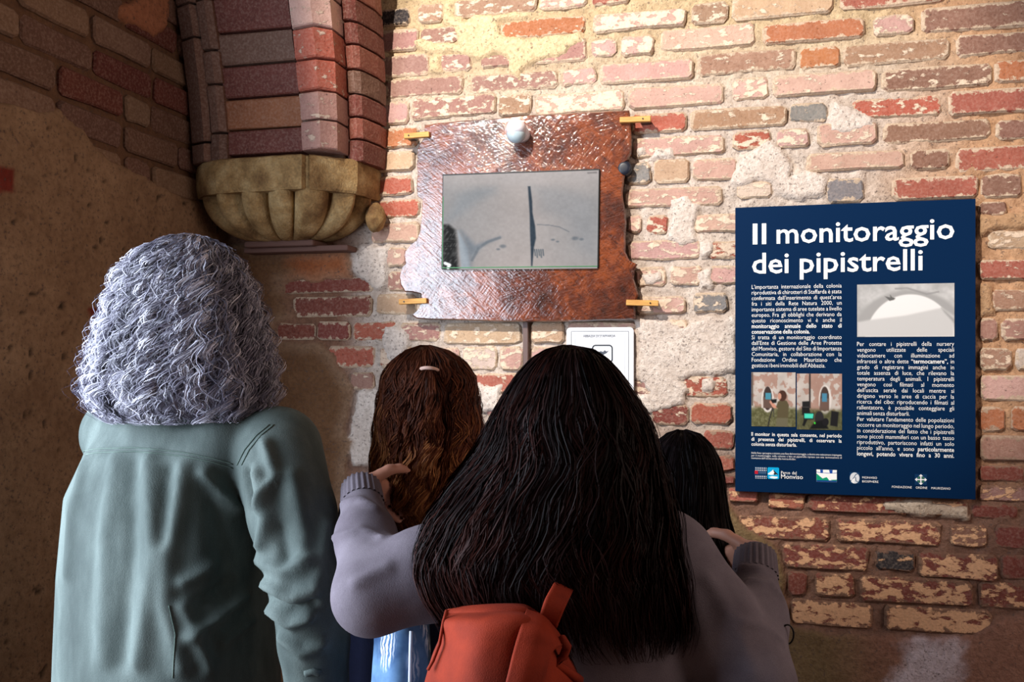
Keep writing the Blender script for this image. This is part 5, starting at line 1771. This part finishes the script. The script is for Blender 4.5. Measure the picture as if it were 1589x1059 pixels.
# ================================================================== RUST RED BACKPACK worn by the woman
bp_c = P(775, 1040, 1.115)
BP = tag(empty('backpack', (bp_c.x, bp_c.y, bp_c.z - .12), YAW), 'rust orange cloth backpack worn on the back of the grey jumper', 'backpack')
t = NT('rust_orange_cloth')
p = t.obj()
n1 = t.noise(p, 11, 5, .6); n2 = t.noise(p, 600, 2, .5)
c = t.ramp(n1, [(.32, lin((112, 34, 18))), (.68, lin((158, 52, 26)))])
t.bump(t.math('ADD', t.math('MULTIPLY', n2, .4), n1), .3, .004)
M['rust'] = t.set(c, .8, .2)
def bpl(px, py, d):
    w = P(px, py, d) - Vector(BP.location)
    return np.array((w.dot(RGT), w.dot(FWD), w.z))
def sheet_grid(name, rows, th, mat, parent, sub=5):
    """thick cloth from a grid of (px, py, depth) rows, smoothly interpolated"""
    A = np.array([[bpl(*q) for q in r] for r in rows])
    m, n = A.shape[:2]
    def up(a, ax, k):
        x = np.arange(a.shape[ax]); xi = np.linspace(0, a.shape[ax] - 1, (a.shape[ax] - 1) * k + 1)
        i = np.clip(np.floor(xi).astype(int), 0, a.shape[ax] - 2); f = xi - i
        g = lambda q: np.take(a, np.clip(q, 0, a.shape[ax] - 1), ax)
        sh = [1] * a.ndim; sh[ax] = -1
        f = f.reshape(sh)
        p0, p1, p2, p3 = g(i - 1), g(i), g(i + 1), g(i + 2)
        return .5 * (2 * p1 + (p2 - p0) * f + (2 * p0 - 5 * p1 + 4 * p2 - p3) * f ** 2 + (3 * p1 - p0 - 3 * p2 + p3) * f ** 3)
    B = up(up(A, 0, sub), 1, sub)
    m, n = B.shape[:2]
    ix = np.arange(m * n).reshape(m, n)
    Q = np.stack([ix[:-1, :-1], ix[1:, :-1], ix[1:, 1:], ix[:-1, 1:]], -1).reshape(-1, 4)
    V = B.reshape(-1, 3)
    Bk = V + np.array((0, th, 0))
    N0 = len(V)
    rim = np.concatenate([ix[0, :], ix[1:, -1], ix[-1, ::-1][1:], ix[::-1, 0][1:]])
    Qr = np.stack([rim[:-1], rim[1:], rim[1:] + N0, rim[:-1] + N0], -1)
    return link_mesh(name, np_mesh(name, np.vstack([V, Bk]), np.vstack([Q, Q[:, ::-1] + N0, Qr])), mat, parent)
sheet_grid('bag_front', [
    [(694, 956, 1.17), (735, 952, 1.145), (780, 950, 1.130), (815, 952, 1.135), (836, 962, 1.16), (866, 984, 1.18)],
    [(688, 966, 1.145), (735, 964, 1.108), (780, 962, 1.095), (815, 964, 1.098), (840, 972, 1.12), (872, 996, 1.16)],
    [(680, 1000, 1.15), (730, 1002, 1.092), (775, 1002, 1.082), (812, 1004, 1.090), (850, 1008, 1.11), (880, 1020, 1.17)],
    [(664, 1040, 1.15), (722, 1044, 1.085), (770, 1046, 1.072), (814, 1048, 1.080), (860, 1050, 1.105), (898, 1056, 1.17)],
    [(648, 1110, 1.16), (715, 1115, 1.080), (770, 1118, 1.065), (818, 1120, 1.075), (870, 1120, 1.10), (915, 1120, 1.18)],
    [(640, 1200, 1.17), (712, 1205, 1.085), (770, 1210, 1.070), (820, 1210, 1.080), (878, 1208, 1.11), (922, 1200, 1.19)]], .040, M['rust'], BP)
sheet_grid('front_band', [
    [(818, 946, 1.146), (846, 958, 1.148), (868, 984, 1.158)],
    [(810, 968, 1.094), (842, 976, 1.094), (874, 1000, 1.116)],
    [(800, 1000, 1.078), (832, 1004, 1.078), (858, 1012, 1.092)],
    [(790, 1040, 1.062), (818, 1044, 1.060), (848, 1046, 1.072)],
    [(780, 1090, 1.054), (808, 1094, 1.052), (842, 1096, 1.064)],
    [(776, 1180, 1.054), (804, 1184, 1.052), (838, 1184, 1.064)]], .006, M['rust'], BP)
sheet_grid('shoulder_strap', [
    [(872, 872, 1.225), (902, 880, 1.23)], [(866, 892, 1.190), (896, 900, 1.195)], [(858, 910, 1.165), (888, 920, 1.170)], [(846, 932, 1.146), (876, 946, 1.150)], [(838, 955, 1.150), (864, 976, 1.156)]], .006, M['rust'], BP)
link_mesh('side_loop', tube_mesh('side_loop', [bpl(*q) for q in ((872, 992, 1.115), (880, 1004, 1.125), (874, 1020, 1.13), (862, 1030, 1.12), (880, 1042, 1.14), (900, 1056, 1.16))], .006, 8), M['rust'], BP)
link_mesh('seam_piping', tube_mesh('seam_piping', [bpl(*q) for q in ((693, 948, 1.160), (688, 966, 1.146), (682, 1000, 1.136), (672, 1026, 1.134), (664, 1040, 1.136))], .0022, 6), M['rust'], BP)

# ================================================================== BLUE FLORAL BAG
fb_c = P(622, 1090, 1.40)
FB = tag(empty('cloth_bag', (fb_c.x, fb_c.y, fb_c.z - .1), YAW), 'blue cloth bag printed with white leaves below the grey sleeve', 'bag')
t = NT('blue_leaf_print')
p = t.obj()
vo = t.n('ShaderNodeTexVoronoi', feature='F1'); t.l(t.mapping(p, (1, 1, .55)), vo.inputs['Vector']); vo.inputs['Scale'].default_value = 26
wv = t.n('ShaderNodeTexWave'); wv.inputs['Scale'].default_value = 60; wv.inputs['Distortion'].default_value = 6; t.l(p, wv.inputs['Vector'])
fac = t.math('MULTIPLY', t.maprange(vo.outputs['Distance'], .55, .3), t.maprange(wv.outputs['Fac'], .45, .62))
c = t.mix(fac, t.ramp(t.noise(p, 14, 4), [(.35, lin((52, 82, 124))), (.65, lin((112, 150, 190)))]), lin((232, 238, 246)))
M['floral'] = t.set(c, .85, .2)
_BP = BP; BP = FB
sheet_grid('bag_body', [
    [(580, 968, 1.42), (605, 966, 1.395), (632, 968, 1.395), (660, 972, 1.42)],
    [(580, 1000, 1.41), (606, 1000, 1.375), (634, 1000, 1.375), (662, 1002, 1.41)],
    [(576, 1060, 1.41), (605, 1060, 1.365), (635, 1060, 1.365), (664, 1060, 1.41)],
    [(574, 1140, 1.42), (605, 1142, 1.37), (636, 1142, 1.37), (664, 1140, 1.42)]], .06, M['floral'], FB)
link_mesh('edge_piping', tube_mesh('edge_piping', [bpl(*q) for q in ((638, 980, 1.372), (637, 1010, 1.366), (636, 1060, 1.360), (636, 1130, 1.362))], .003, 6), mat_plain('white_piping', (206, 214, 232), .7), FB)
BP = _BP
